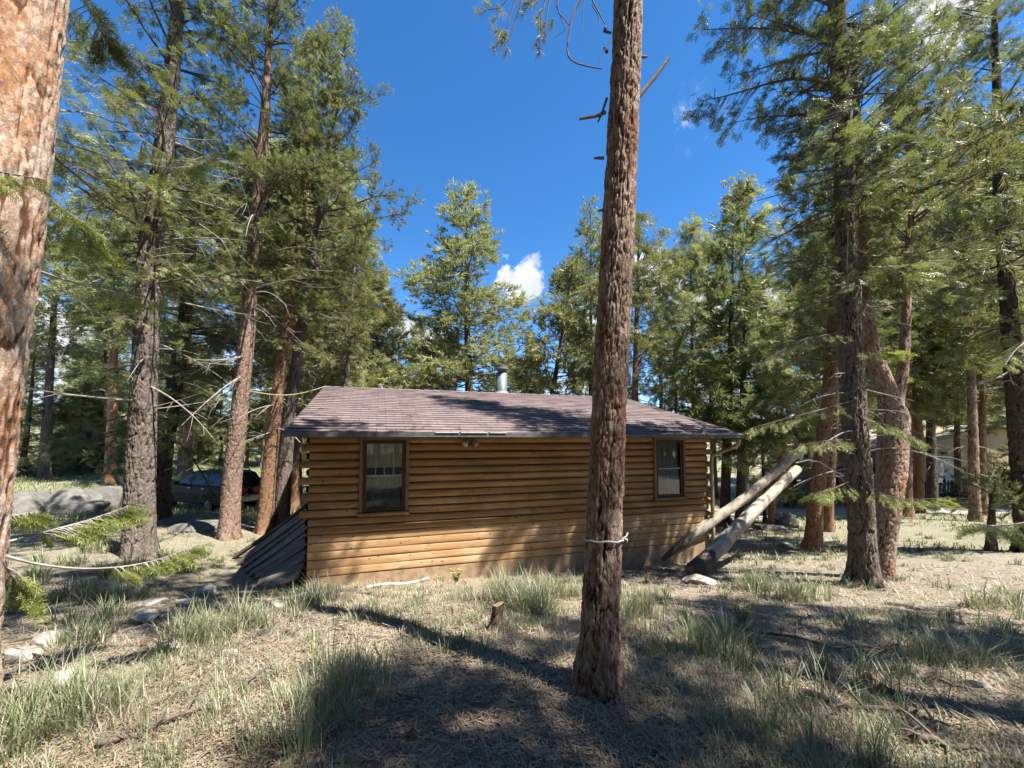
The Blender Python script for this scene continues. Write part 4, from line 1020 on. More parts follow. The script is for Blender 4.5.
# ================================================================== felled logs, stump, boulders, rocks
def pale_log_mat():
    m, nt, b = material('peeled_log')
    v = nt.coord((1, 1, 1)); n = nt.noise(v, 7, 5, .65, .5); n2 = nt.noise(v, 45, 4, .7); n3 = nt.noise(v, 2.2, 4, .6)
    c = nt.mix(nt.ramp(n, .35, .7), c4((.44, .37, .285)), c4((.60, .54, .45)))
    c = nt.mix(nt.ramp(n2, .35, .65), nt.mix(.45, c, c4((.12, .09, .07))), c)
    # dark bark near the butt (vertex value), with the shade there painted in
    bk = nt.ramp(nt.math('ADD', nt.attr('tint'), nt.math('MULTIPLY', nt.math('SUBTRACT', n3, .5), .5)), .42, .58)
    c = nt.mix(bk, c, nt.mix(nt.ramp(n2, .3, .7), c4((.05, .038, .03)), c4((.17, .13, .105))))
    nt.set(b.inputs['Base Color'], c); b.inputs['Roughness'].default_value = .85; b.inputs['Specular IOR Level'].default_value = .2
    nt.set(b.inputs['Normal'], nt.bump(nt.math('ADD', n2, n), .6, .015)); return m
M_PLOG = pale_log_mat(); M_CUT = simple('cut_wood_end', (.42, .30, .18), .8, var=.3, scale=25)
def felled(label, p0, p1, r0, r1, seed, knobs):
    r = np.random.default_rng(seed); p0 = np.array(p0); p1 = np.array(p1); n = 90; t = np.linspace(0, 1, n); k = 28
    root = empty('felled_log', p0); tag(root, label, 'log', 'felled logs leaning beside the cabin')
    P = (p1-p0)[None]*t[:, None]; P[:, 2] -= .06*np.sin(t*pi); P[:, 0] += .05*np.sin(t*5+seed)
    v, f = tubes(P[None], (r0 + (r1-r0)*t)[None], k); ax = np.repeat(P, k, 0)
    nn = vnoise(v*np.array([6, 6, 6.])+seed); n2 = np.abs(vnoise(v*17.0))
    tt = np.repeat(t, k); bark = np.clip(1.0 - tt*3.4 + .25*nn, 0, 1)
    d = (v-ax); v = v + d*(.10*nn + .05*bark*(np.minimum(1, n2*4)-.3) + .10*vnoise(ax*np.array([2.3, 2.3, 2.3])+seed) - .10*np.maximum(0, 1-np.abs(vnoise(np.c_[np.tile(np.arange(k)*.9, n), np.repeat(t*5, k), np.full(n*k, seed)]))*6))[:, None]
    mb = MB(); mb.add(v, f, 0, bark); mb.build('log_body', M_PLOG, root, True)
    mb = MB(); mb.add(v[:k], [[k-1-i for i in range(k)]], 0); mb.build('cut_end', M_PLOG, root); mb = MB(); mb.add(v[-k:], [list(range(k))], 0); mb.build('cut_end', M_CUT, root)
    for j in range(knobs):
        x = r.uniform(.15, .95); q = P[int(x*89)]; a = r.uniform(0, 2*pi); rr_ = r0+(r1-r0)*x; dv = np.array([cos(a), .2, sin(a)]); mb = MB()
        mb.tube([q + dv*rr_*.8, q + dv*(rr_ + r.uniform(.02, .10))], [.018, .012], 7); mb.build('branch_stub', M_PLOG, root)
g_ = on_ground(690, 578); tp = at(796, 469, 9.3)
felled('thicker felled log, dark and barky at its low end, propped beside the cabin', (g_[0], g_[1], g_[2]+.08), tp, .155, .095, 2, 9)
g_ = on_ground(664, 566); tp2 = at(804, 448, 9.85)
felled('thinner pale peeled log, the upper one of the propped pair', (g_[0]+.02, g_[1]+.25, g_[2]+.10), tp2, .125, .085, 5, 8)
# white cord near the log tops
p = [at(u, v, 9.4) for u, v in ((796, 463), (808, 460), (820, 462), (832, 470), (846, 477), (852, 481))]
mb = MB(); mb.tube(p, .012, 6); tag(mb.build('rope', M_CORD, None, True), 'pale rope strung from the propped log tops to the dark foreground fir', 'rope')
# cable from the roof to the trees
a_ = np.array([*cab(-EL, WR-OV-.05), EYE+.105+1.29]); b_ = at(250, 391, 9.7)
mb = MB(); tt = np.linspace(0, 1, 16); pts = a_ + (b_-a_)*tt[:, None]; pts[:, 2] -= .16*np.sin(tt*pi); mb.tube(pts, .011, 6)
tag(mb.build('cable', simple('yellow_green_cord', (.42, .42, .20), .7), None, True), 'thin yellowish cable from the roof peak to the leaning pink pine', 'cable')
# white pipe on the ground
g0, g2 = on_ground(366, 590), on_ground(452, 574)
mb = MB(); pts = [g0*(1-t)+g2*t for t in np.linspace(0, 1, 12)]
pts = [(x, y, g1(x, y)+.035+.02*sin(i)) for i, (x, y, z) in enumerate(pts)]; mb.tube(pts, .022, 8)
tag(mb.build('plastic_pipe', simple('white_plastic', (.74, .73, .70), .45, var=.12), None, True), 'white plastic pipe lying on the ground along the cabin wall', 'pipe')
# stump
sp = on_ground(495, 632); st = empty('tree_stump', sp); tag(st, 'small cut stump with reddish bark in the sunny grass', 'stump')
trunk_mesh(lambda z: (z*.12, 0, z), lambda z: .05 + .02*math.exp(-max(z, 0)/.08), .24, 30, .012, .24, .010, np.random.default_rng(2), 40, 14, z0=-.1).build('bark', MT['bark_red'], st, True)
mb = MB(); a = np.arange(20)*2*pi/20; mb.add(np.r_[np.c_[.029+.05*np.cos(a), .05*np.sin(a), .242+.02*np.cos(a)], [[.029, 0, .245]]], [(i, (i+1) % 20, 20) for i in range(20)]); mb.build('cut_face', M_CUT, st)

def rock_mat(name, base, pale, dark):
    m, nt, b = material(name); v = nt.coord(); n = nt.noise(v, 4, 6, .65); n2 = nt.noise(v, 38, 5, .7); n3 = nt.noise(v, 9, 5, .7, 1)
    c = nt.mix(nt.ramp(n, .35, .68), c4(base), c4(pale)); c = nt.mix(nt.ramp(n2, .3, .62), nt.mix(.6, c, c4(dark)), c)
    c = nt.mix(nt.math('MULTIPLY', nt.ramp(n3, .58, .68), .6), c, c4(dark))
    nt.set(b.inputs['Base Color'], c); b.inputs['Roughness'].default_value = .9; b.inputs['Specular IOR Level'].default_value = .2
    nt.set(b.inputs['Normal'], nt.bump(nt.math('ADD', n, n2), .7, .02)); return m
M_ROCK = rock_mat('pale_lichen_rock', (.40, .365, .31), (.60, .57, .51), (.14, .12, .10)); M_BOUL = rock_mat('grey_granite', (.17, .16, .145), (.27, .255, .23), (.06, .055, .05)); M_BOULD = rock_mat('dark_granite', (.12, .11, .10), (.19, .175, .155), (.04, .04, .035))
import bmesh
def rock(name, label, cat, x, y, sx, sy, sz, seed, mat, sink=.35, rz=0., sub=4, group=None, rough=.22):
    bm = bmesh.new(); bmesh.ops.create_icosphere(bm, subdivisions=sub, radius=1)
    P = np.array([v.co[:] for v in bm.verts]); n = vnoise(P*1.3+seed*7.1)*rough*1.4 + vnoise(P*3.1+seed)*rough*.6 + vnoise(P*8+seed)*rough*.16
    r = np.random.default_rng(seed)
    Q = P*(1+n)[:, None]
    for k in range(13):   # flat facets
        d = r.normal(size=3); d /= np.linalg.norm(d); lim = r.uniform(.5, .85) if sub < 5 else r.uniform(.72, .98); e = np.maximum(0, Q@d-lim); Q -= d*e[:, None]*.93
    Q *= [sx, sy, sz]
    for v, q in zip(bm.verts, Q): v.co = q
    me = bpy.data.meshes.new(name); bm.to_mesh(me); bm.free(); me.polygons.foreach_set('use_smooth', [True]*len(me.polygons)); me.materials.append(mat)
    o = link(bpy.data.objects.new(name, me)); o.location = (x, y, g1(x, y)+sz*(1-2*sink)); o.rotation_euler = (0, 0, rz); tag(o, label, cat, group); return o
def rock_uv(u, v, wpx, hpx, label, seed, mat=M_ROCK, name='rock', cat='rock', deep=.8, **kw):
    p = on_ground(u, v); s = p[1]/F; return rock(name, label, cat, p[0], p[1]+wpx*s*.25*deep, wpx*s*.5, wpx*s*.5*deep, hpx*s*.62, seed, mat, **kw)
rock_uv(14, 660, 44, 12, 'flat pale slab of rock at the left edge of the ground', 1)
rock_uv(60, 690, 36, 22, 'white angular rock poking out of the grass below the flat slab', 2)
rock_uv(50, 645, 40, 16, 'lichen-spotted low rock just behind the flat pale slab', 3)
rock_uv(163, 654, 30, 16, 'rounded pale rock alone on the bare soil, right of the angular one', 4)
rock_uv(138, 624, 36, 14, 'dark-speckled flat rock in the small rock row leading to the fir', 5)
rock_uv(148, 606, 26, 10, 'small pale rock at the far end of the row behind the speckled one', 6)
rock_uv(198, 596, 26, 13, 'pale rock at the foot of the sloping boards, leftmost there', 7)
rock_uv(182, 606, 18, 8, 'little low stone between the rock row and the sloping boards', 8)
rock_uv(278, 608, 24, 10, 'pale flat stone in the grass below the cabin corner', 9)
rock_uv(300, 600, 18, 8, 'small stone right beside the flat one below the cabin corner', 10)
rock_uv(320, 582, 22, 9, 'dusty stone touching the foot of the cabin corner', 11)
rock_uv(300, 580, 14, 12, 'dark stone under the lowest ends of the boards', 12, mat=M_BOULD)
rock_uv(705, 585, 40, 14, 'broken pale rock beside the butt of the thick log', 13)
rock_uv(790, 548, 18, 8, 'white stone near the foot of the log-propping pine', 14)
rock_uv(985, 690, 30, 8, 'low grey stone in the shade at the lower right', 15, mat=M_BOUL)
rock_uv(228, 655, 20, 6, 'low stone half buried in the bare soil left of the shade', 16)
def boulder(u, v, Y, wpx, hpx, label, seed, mat, **kw):
    p = at(u, v, Y); s = Y/F; rock('boulder', label, 'boulder', p[0], Y, wpx*s*.5, wpx*s*.42, hpx*s*.56, seed, mat, sub=5, rough=.20, **kw)
boulder(72, 503, 15.6, 62, 30, 'broad sunlit grey boulder left of the furrowed fir', 21, M_BOUL)
boulder(17, 503, 14.8, 44, 30, 'rounded grey boulder partly behind the orange trunk', 22, M_BOUL)
boulder(98, 489, 17.2, 58, 30, 'long dark boulder behind the sunlit grey one', 23, M_BOULD)
boulder(42, 487, 17.4, 22, 26, 'small dark round boulder in front of the meadow', 24, M_BOULD)
boulder(184, 519, 12.0, 50, 9, 'low shaded boulder between the furrowed fir and the pink pine', 25, M_BOULD)
boulder(205, 528, 10.8, 60, 10, 'flat pale boulder at the foot of the pink pine', 26, M_BOUL)
boulder(784, 507, 13.6, 26, 20, 'dark boulder beyond the propped logs', 27, M_BOULD)
boulder(770, 512, 13.2, 30, 8, 'low dark rock left of the boulder beyond the logs', 28, M_BOULD)
# leaning broken pole by that boulder
g_ = at(769, 507, 13.4); mb = MB(); mb.tube([(g_[0], 13.4, g1(g_[0], 13.4)-.1), tuple(at(774, 490, 13.3)), tuple(at(779, 470, 13.2)), tuple(at(782, 452, 13.1))], [.11, .10, .09, .07], 10)
tag(mb.build('leaning_snag', MT['bark_tan'], None, True), 'short leaning dead trunk beside the dark boulder beyond the logs', 'dead trunk')
# fallen branches
def fallen(label, uvs, rad_, seed):
    r = np.random.default_rng(seed); pts = [on_ground(u, v) for u, v in uvs]; t = np.linspace(0, 1, len(pts)); tt = np.linspace(0, 1, 22)
    P = np.stack([np.interp(tt, t, [p[i] for p in pts]) for i in range(2)], 1); P += r.normal(0, .008, P.shape); z = gh(P[:, 0], P[:, 1]) + rad_*.9 + .03*np.abs(np.sin(tt*7+seed))
    mb = MB(); Q = np.c_[P, z]; mb.tube(Q, rad_*(1-.75*tt), 7)
    for k in range(5):
        i = r.integers(5, 20); d = r.normal(0, 1, 3); d[2] = abs(d[2])*.5; d /= np.linalg.norm(d); L = r.uniform(.08, .3); mb.tube([Q[i], Q[i]+d*L*.6, Q[i]+d*L+[0, 0, -.02]], [rad_*.4, rad_*.3, rad_*.15], 5)
    tag(mb.build('fallen_branch', MT['limb'], None, True), label, 'branch')
fallen('thin dark branch bent over the rocks at the left', [(-5, 662), (20, 652), (45, 662), (75, 684), (110, 690)], .012, 1)
fallen('long straight branch lying across the bare soil at lower left', [(95, 752), (150, 735), (200, 715), (245, 690), (270, 672)], .016, 2)
fallen('dark twiggy branch in the sunlit grass left of the stump', [(400, 614), (412, 606), (425, 598)], .010, 3)
fallen('broken branch lying in shade at the lower right', [(800, 700), (850, 712), (900, 716), (950, 735)], .020, 4)
fallen('grey branch on the needle litter right of the central trunk', [(735, 630), (780, 640), (840, 652), (900, 655)], .018, 5)
fallen('short crooked branch in the bottom right corner', [(900, 745), (950, 752), (1010, 768)], .022, 6)

# ================================================================== cars, garage, fence
M_PAINT = simple('black_car_paint', (.010, .011, .013), .5, .0, var=.1, spec=.12); M_CGLASS = simple('dark_car_glass', (.012, .015, .018), .12, var=.1, spec=.3); M_TYRE = simple('tyre_rubber', (.02, .02, .02), .85); M_RIM = simple('wheel_rim', (.16, .16, .165), .45, .6)
M_LAMP = simple('headlamp_lens', (.7, .72, .72), .1); M_RED = simple('tail_lamp_lens', (.35, .02, .015), .2); M_PLAST = simple('black_bumper_plastic', (.035, .035, .037), .6); M_CHROME = simple('bright_bumper', (.5, .5, .5), .3, .6)
def build_car(loc, yaw, label, open_hatch=True):
    car = empty('parked_car', loc, yaw); tag(car, label, 'car')
    def prism(prof, w0, w1fn, name, mat, bev=.03, arches=()):
        n = len(prof); vL = [(x, w1fn(z), z) for x, z in prof]; vR = [(x, -w1fn(z), z) for x, z in prof]
        bm = bmesh.new(); a = [bm.verts.new(q) for q in vL]; c = [bm.verts.new(q) for q in vR]
        bm.faces.new(a[::-1]); bm.faces.new(c)
        for i in range(n): j = (i+1) % n; bm.faces.new((a[i], a[j], c[j], c[i]))
        bmesh.ops.recalc_face_normals(bm, faces=bm.faces)
        me = bpy.data.meshes.new(name); bm.to_mesh(me); bm.free(); me.materials.append(mat)
        o = link(bpy.data.objects.new(name, me), car); b = o.modifiers.new('bevel', 'BEVEL'); b.width = bev; b.segments = 3; b.limit_method = 'ANGLE'; return o
    def arch(cx, r_, n=9): return [(cx + r_*cos(t), .33 + r_*sin(t)) for t in np.linspace(0, pi, n)]
    fA, rA = arch(1.42, .42), arch(-1.38, .42)
    low = [(2.28, .34), (2.30, .62), (2.22, .86), (1.95, .98), (1.05, 1.08), (-2.22, 1.10), (-2.32, .95), (-2.32, .40)] + [(-1.38-.42, .34)] + [q for q in rA[::-1]][1:-1] + [(-1.38+.42, .34), (1.42-.42, .34)] + [q for q in fA[::-1]][1:-1] + [(1.42+.42, .34)]
    prism(low, 0, lambda z: .93 if z < .9 else .89, 'body', M_PAINT, .04)
    top = [(1.02, 1.085), (.30, 1.62), (.0, 1.69), (-1.7, 1.70), (-2.05, 1.62), (-2.27, 1.105)]
    prism(top, 0, lambda z: .86 - .28*(z-1.08)/.62, 'cabin_top', M_PAINT, .05)
    def wy(z): return .86 - .28*(z-1.08)/.62
    for sd in (-1, 1):
        for prof in ([(.86, 1.14), (.32, 1.55), (-.02, 1.57), (-.02, 1.14)], [(-.10, 1.14), (-.10, 1.575), (-1.0, 1.58), (-1.0, 1.14)], [(-1.08, 1.14), (-1.08, 1.58), (-1.75, 1.57), (-2.02, 1.16)]):
            mb = MB(); mb.add([(x, sd*(wy(z)+.006), z) for x, z in prof] + [(x, sd*(wy(z)-.02), z) for x, z in prof], [(0, 1, 2, 3), (7, 6, 5, 4), (0, 4, 5, 1), (1, 5, 6, 2), (2, 6, 7, 3), (3, 7, 4, 0)]); mb.build('side_window', M_CGLASS, car)
        mb = MB(); mb.box(.62, .84, sd*1.02-.1, sd*1.02+.1, 1.10, 1.24); mb.build('mirror', M_PAINT, car, bevel=.03)
        for x in (-.2, -1.15): mb = MB(); mb.box(x, x+.18, sd*.925-.02, sd*.925+.02, .985, 1.015); mb.build('door_handle', M_CHROME, car)
        mb = MB(); mb.box(2.08, 2.29, sd*.72-.16, sd*.72+.16, .72, .85); mb.build('headlight', M_LAMP, car, bevel=.03)
        mb = MB(); mb.box(-2.345, -2.2, sd*.83-.07, sd*.83+.07, .85, 1.15); mb.build('tail_light', M_RED, car, bevel=.02)
        for cx in (1.42, -1.38):
            mb = MB(); a = np.arange(28)*2*pi/28; prof = [(.20, -.11), (.32, -.11), (.36, -.07), (.36, .07), (.32, .11), (.20, .11)]
            vv = np.concatenate([np.c_[cx+r_*np.cos(a), np.full(28, sd*.83+o_), .36+r_*np.sin(a)] for r_, o_ in prof]); ii = np.arange(6*28).reshape(6, 28); j2 = np.roll(ii, -1, 1); j3 = np.roll(ii, -1, 0)
            mb.add(vv, np.stack([ii, j2, np.roll(j2, -1, 0), j3], -1).reshape(-1, 4)); wh = mb.build('wheel', M_TYRE, car, True)
            mb = MB(); vv = np.concatenate([np.c_[cx+r_*np.cos(a), np.full(28, sd*(.83+o_)), .36+r_*np.sin(a)] for r_, o_ in [(.21, .08), (.16, .10), (.06, .07), (.0, .08)]]); ii = np.arange(4*28).reshape(4, 28); j2 = np.roll(ii, -1, 1)
            mb.add(vv, np.stack([ii[:-1], j2[:-1], j2[1:], ii[1:]], -1).reshape(-1, 4)); mb.build('rim', M_RIM, wh, True)
    mb = MB(); A = [(.98, .74, 1.125), (.98, -.74, 1.125), (.345, -.60, 1.60), (.345, .60, 1.60)]; off = np.array([.012, 0, .012])
    mb.add(np.r_[np.array(A)+off, np.array(A)-off], [(0, 1, 2, 3), (7, 6, 5, 4), (0, 4, 5, 1), (1, 5, 6, 2), (2, 6, 7, 3), (3, 7, 4, 0)]); mb.build('windscreen', M_CGLASS, car)
    mb = MB(); A = [(-2.262, .66, 1.15), (-2.262, -.66, 1.15), (-2.085, -.56, 1.56), (-2.085, .56, 1.56)]; off = np.array([.010, 0, -.004])
    mb.add(np.r_[np.array(A)-off, np.array(A)+off], [(0, 1, 2, 3), (7, 6, 5, 4), (0, 4, 5, 1), (1, 5, 6, 2), (2, 6, 7, 3), (3, 7, 4, 0)]); mb.build('rear_window', M_CGLASS, car)
    for x0, x1 in ((2.16, 2.36), (-2.46, -2.25)): mb = MB(); mb.box(x0, x1, -.9, .9, .42, .66); mb.build('bumper', M_PLAST if x0 > 0 else M_CHROME, car, bevel=.04)
    if open_hatch: mb = MB(); mb.box(-2.95, -2.34, -.62, .62, .70, .74); mb.build('cargo_rack', M_CHROME, car, bevel=.008)
    for y_ in (-.6, .6): mb = MB(); mb.tube([(-1.75, y_*.88, 1.70), (-1.7, y_*.88, 1.76), (-.1, y_*.88, 1.76), (-.05, y_*.88, 1.70)], .02, 6); mb.build('roof_rail', M_PLAST, car)
    return car
pc = at(211, 504, 18); yaw = math.atan2(.42, -.91)
cz = g1(pc[0], 18); car = build_car((pc[0], 18, cz), yaw, 'black four-wheel-drive car parked in dappled shade at the meadow edge, facing left')
def on_car(x, y, z): c_, s_ = cos(yaw), sin(yaw); return (pc[0] + c_*x - s_*y, 18 + s_*x + c_*y, cz + z)
for nm, lab, x, y, col in (('duffel_bag', 'red bag on the rack behind the parked black car', -2.65, .30, (.55, .03, .02)), ('duffel_bag', 'orange bag beside the red one behind the parked black car', -2.66, -.22, (.65, .14, .02))):
    o = rock(nm, lab, 'bag', 0, 0, .22, .20, .18, 60 + int(col[1]*100), simple('bag_cloth', col, .7, var=.2), sub=3, rough=.10); L_ = on_car(x, y, .74+.16); o.location = L_; o.rotation_euler = (0, 0, yaw)
    mb = MB(); a = np.linspace(0, pi, 10); mb.tube(np.c_[.14*np.cos(a), np.zeros(10), .15+.10*np.sin(a)], .015, 6); mb.build('handle', simple('bag_strap', (.03, .02, .02), .7), o)
p2 = at(846, 486, 27); build_car((p2[0], 27, g1(p2[0], 27)), 2.6, 'dark car far back in the wood, half hidden behind the dark foreground fir', False)
p3 = at(1052, 498, 20.5); build_car((p3[0], 20.5, g1(p3[0], 20.5)), .25, 'dark car at the right edge in front of the tan garage', False)
# white trailer box far back
p = at(784, 480, 30); tr_ = empty('utility_trailer', (p[0], 30, g1(p[0], 30)), .3); tag(tr_, 'small white enclosed trailer far back beyond the propped logs', 'trailer')
mb = MB(); mb.box(-1.0, 1.0, -.7, .7, .45, 1.75); mb.build('box_body', M_WHT, tr_, bevel=.04); mb = MB(); mb.tube([(1.0, 0, .45), (1.9, 0, .42)], .04, 6); mb.build('tow_bar', M_PLAST, tr_)
for s in (-1, 1): mb = MB(); mb.tube([(0, s*.60, .3), (0, s*.76, .3)], .3, 20); mb.build('wheel', M_TYRE, tr_)

# tan metal garage
gp = at(917, 492, 27); gz_ = g1(gp[0]+3, 29); gyaw = -.06
gar = empty('metal_garage', (gp[0], 27, gz_), gyaw); tag(gar, 'tan metal garage with a low gable and white door beyond the wood', 'garage')
def rib(name, base, dark):
    m, nt, b = material(name); wv = nt.new('ShaderNodeTexWave', ins={'Scale': 1.0, 'Distortion': 0}); wv.wave_type = 'BANDS'; wv.bands_direction = 'X'; nt.l.new(nt.coord((1.7, 1, 1)), wv.inputs['Vector'])
    nt.set(b.inputs['Base Color'], nt.mix(nt.ramp(wv.outputs['Fac'], 0, .08), c4(dark), c4(base))); b.inputs['Roughness'].default_value = .5; nt.set(b.inputs['Normal'], nt.bump(wv.outputs['Fac'], .3, .02)); return m
M_TAN = rib('tan_metal_siding', (.50, .38, .20), (.40, .30, .15))
eh = EYE - .028*27 + .25 - gz_; W_ = 10.4; rg = 4.9; ph = EYE + .034*27 - gz_
mb = MB(); pr = [(0, -.2), (W_, -.2), (W_, eh), (rg, ph), (0, eh)]
A = [(x, 0, z) for x, z in pr] + [(x, 14, z) for x, z in pr]
mb.add(A, [(0, 1, 2, 3, 4), (9, 8, 7, 6, 5)]); mb.add(A, [(0, 4, 9, 5), (1, 6, 7, 2)]); mb.build('wall', M_TAN, gar)
M_GROOF = simple('white_metal_roof', (.70, .70, .68), .4)
for a_, b_ in (((-.3, eh-.09), (rg, ph+.03)), ((rg+.01, ph+.03), (W_+.3, eh-.09))):
    mb = MB(); A = [(a_[0], -.35, a_[1]), (b_[0], -.35, b_[1]), (b_[0], -.35, b_[1]+.12), (a_[0], -.35, a_[1]+.12)]; A += [(x, 14.3, z) for x, y, z in A]
    mb.add(A, [(0, 1, 2, 3), (7, 6, 5, 4), (0, 4, 5, 1), (1, 5, 6, 2), (2, 6, 7, 3), (3, 7, 4, 0)]); mb.build('roof_panel', M_GROOF if a_[0] > 1 else simple('tan_roof_edge', (.36, .29, .17), .5), gar)
mb = MB(); mb.box(1.05, 2.35, -.05, .0-.003, 0, 2.25); dr_ = mb.build('door', simple('white_garage_door', (.66, .68, .70), .5, var=.06), gar)
for zz in (.55, 1.1, 1.65): mb = MB(); mb.box(1.1, 2.3, -.06, -.051, zz, zz+.025); mb.build('panel_line', simple('door_groove', (.4, .41, .42), .5), dr_)
mb = MB(); mb.box(.95, 1.045, -.07, -.003, 0, 2.36); mb.box(2.355, 2.45, -.07, -.003, 0, 2.36); mb.box(1.046, 2.354, -.07, -.003, 2.255, 2.36); mb.build('door_frame', simple('brown_trim', (.25, .18, .09), .6), dr_)
mb = MB(); mb.box(1.60, 1.82, -.22, -.003, 2.55, 2.68); mb.build('wall_lamp', M_PLAST, gar, bevel=.02)
# dark picket fence
fy = 23.5; f0, f1 = at(925, 495, fy), at(972, 495, fy); fb_ = g1((f0[0]+f1[0])/2, fy); fe = empty('picket_fence', (f0[0], fy, fb_)); tag(fe, 'dark rough picket fence in front of the tan garage', 'fence')
M_FEN = simple('dark_fence_wood', (.05, .038, .03), .85, var=.4); r = np.random.default_rng(9); n = 17; wf = (f1[0]-f0[0])/n
for i in range(n):
    mb = MB(); x = i*wf; h = 1.05 + r.normal(0, .08); tl = r.normal(0, .05)
    A = [(x, -.02, -.1), (x+wf*.55, -.02, -.1), (x+wf*.55+tl, -.02, h-.1), (x+wf*.28+tl, -.02, h), (x+tl, -.02, h-.1)]; A += [(q[0], .015, q[2]) for q in A]
    mb.add(A, [(0, 1, 2, 3, 4), (9, 8, 7, 6, 5)]); mb.add(A, [(0, 5, 6, 1), (1, 6, 7, 2), (2, 7, 8, 3), (3, 8, 9, 4), (4, 9, 5, 0)]); mb.build('picket', M_FEN, fe)
for z in (.3, .75): mb = MB(); mb.box(-.05, n*wf, .02, .07, z, z+.08); mb.build('rail', M_FEN, fe)
# brush pile in front of the fence
mb = MB(); r = np.random.default_rng(10)
for i in range(260):
    x = r.uniform(0, 3.6); y = r.uniform(-.9, .5); h = .55*(1-((x-1.8)/2.1)**2)*r.random(); a = r.uniform(0, pi); L = r.uniform(.3, .9); e = r.normal(0, .35)
    c_ = np.array([x, y, h]); d = np.array([cos(a)*cos(e), sin(a)*cos(e), sin(e)])*L*.5; mb.tube([c_-d, c_+r.normal(0, .04, 3), c_+d], [.03, .025, .012], 5)
bp = at(932, 500, 21.8); o = mb.build('brush_pile', M_FEN, None); o.location = (bp[0], 21.8, g1(bp[0]+1.5, 21.8)); tag(o, 'dark pile of cut branches heaped in front of the picket fence', 'brush pile')

# ================================================================== grass and litter
def blades(n, x, y, L, lean, az, wid, tint, mat, mb, curl=.5, zoff=0.0):
    z = gh(x, y) + zoff
    d = np.c_[np.cos(az), np.sin(az)]; s = np.c_[-np.sin(az), np.cos(az)]
    h1 = L*.55; l1 = lean; l2 = np.minimum(lean + curl, 1.55)
    b = np.c_[x, y, z-.01]
    m_ = b + np.c_[d*(np.sin(l1)*h1)[:, None], np.cos(l1)*h1]
    t = m_ + np.c_[d*(np.sin(l2)*L*.45)[:, None], np.cos(l2)*L*.45]
    sw = np.c_[s*wid[:, None]*.5, np.zeros(n)]
    V5 = np.stack([b-sw, b+sw, m_+sw*.8, m_-sw*.8, t], 1).reshape(-1, 3)
    k = np.arange(n)*5
    mb.add(V5, np.c_[k, k+1, k+2, k+3], mat, np.repeat(tint, 5)); mb.add(V5[:0], np.zeros((0, 3), int))
    mb.f.append(np.c_[k+3, k+2, k+4] + mb.n - len(V5)); mb.m.append(mat)
def wedge(n, r0, r1, p=1.0, half=58):
    a = np.radians(rng.uniform(-half, half, n)); u = rng.random(n)
    if p == 1.0: r = r0*(r1/r0)**u
    else: r = (r0**(1-p) + u*(r1**(1-p) - r0**(1-p)))**(1/(1-p))
    return np.sin(a)*r, np.cos(a)*r
def clear(x, y):
    k = ~in_cabin(x, y, .03)
    a, b = cab_inv(x, y); k &= ~((a > -1.6) & (a < .05) & (b > -.1) & (b < 2.0))
    k &= np.hypot(x-pB[0], y-pB[1]) > .2
    return k
def grass_mat(name, a, b_):
    return leaf_mat(name, a, b_, trans=.3)
M_DRY = grass_mat('dry_straw_grass', (.32, .27, .18), (.60, .55, .40)); M_GREEN = grass_mat('grey_green_grass', (.155, .21, .09), (.37, .42, .225)); M_MEAD = grass_mat('meadow_grass', (.20, .25, .08), (.40, .43, .18)); M_LIT = simple('needle_litter', (.36, .25, .165), .9, var=.5, scale=20)
mb = MB()
x, y = wedge(150000, 1.3, 16, 1.35); k = clear(x, y); patch = vn2(x, y, .8, 2) + .5*vn2(x, y, 2.4, 6); k &= patch > .0 + rng.normal(0, .22, len(x)); x, y = x[k], y[k]; n = len(x); rg_ = np.hypot(x, y)
blades(n, x, y, rng.uniform(.05, .17, n), rng.uniform(.7, 1.5, n), rng.uniform(0, 2*pi, n), .0022 + .0009*rg_, rng.random(n), 0, mb)
tag(mb.build('dry_grass', M_DRY), kind='stuff')
mb = MB()
# bunch grass: tufts of many blades
tx, ty = wedge(4600, 1.45, 16, 1.2); pt = vn2(tx, ty, .75, 12) + .6*vn2(tx, ty, 2.2, 15)
right = sstep(.3, 1.6, tx)*sstep(5.0, 3.2, ty)*.35
k = clear(tx, ty) & (pt + right + .16 * sstep(.5, 2.5, tx) + .10 * sstep(5, 7.5, ty) > .17 + rng.normal(0, .18, len(tx))); tx, ty = tx[k], ty[k]
ex = [(340, 700, 14, .5), (300, 745, 12, .45), (210, 640, 16, .4), (235, 632, 18, .45), (150, 560, 10, .4), (520, 605, 30, .55), (505, 600, 18, .5), (540, 612, 16, .5), (640, 620, 14, .45), (40, 730, 14, .45), (20, 745, 14, .5), (70, 745, 12, .4), (760, 590, 16, .5), (785, 600, 18, .5), (800, 712, 10, .45), (720, 660, 10, .45), (960, 660, 14, .4), (1000, 610, 14, .4), (690, 640, 12, .4), (300, 610, 14, .4), (318, 600, 10, .45), (870, 690, 8, .4), (560, 600, 12, .5), (120, 600, 14, .4), (60, 566, 12, .4), (95, 552, 12, .38), (30, 582, 12, .4), (110, 578, 14, .4), (180, 572, 12, .32), (205, 556, 10, .3), (75, 598, 14, .38), (20, 610, 12, .36), (90, 640, 12, .35), (100, 620, 12, .35)]
exl = []
for u, v, m_, L in ex:
    p = on_ground(u, v); s = .16
    for _ in range(m_): exl.append((p[0]+rng.normal(0, s), p[1]+rng.normal(0, s), L))
exl = np.array(exl); kk = clear(exl[:, 0], exl[:, 1]); exl = exl[kk]
TX = np.r_[tx, exl[:, 0]]; TY = np.r_[ty, exl[:, 1]]; TL = np.r_[rng.uniform(.07, .19, len(tx)), exl[:, 2]*rng.uniform(.5, 1, len(exl))]
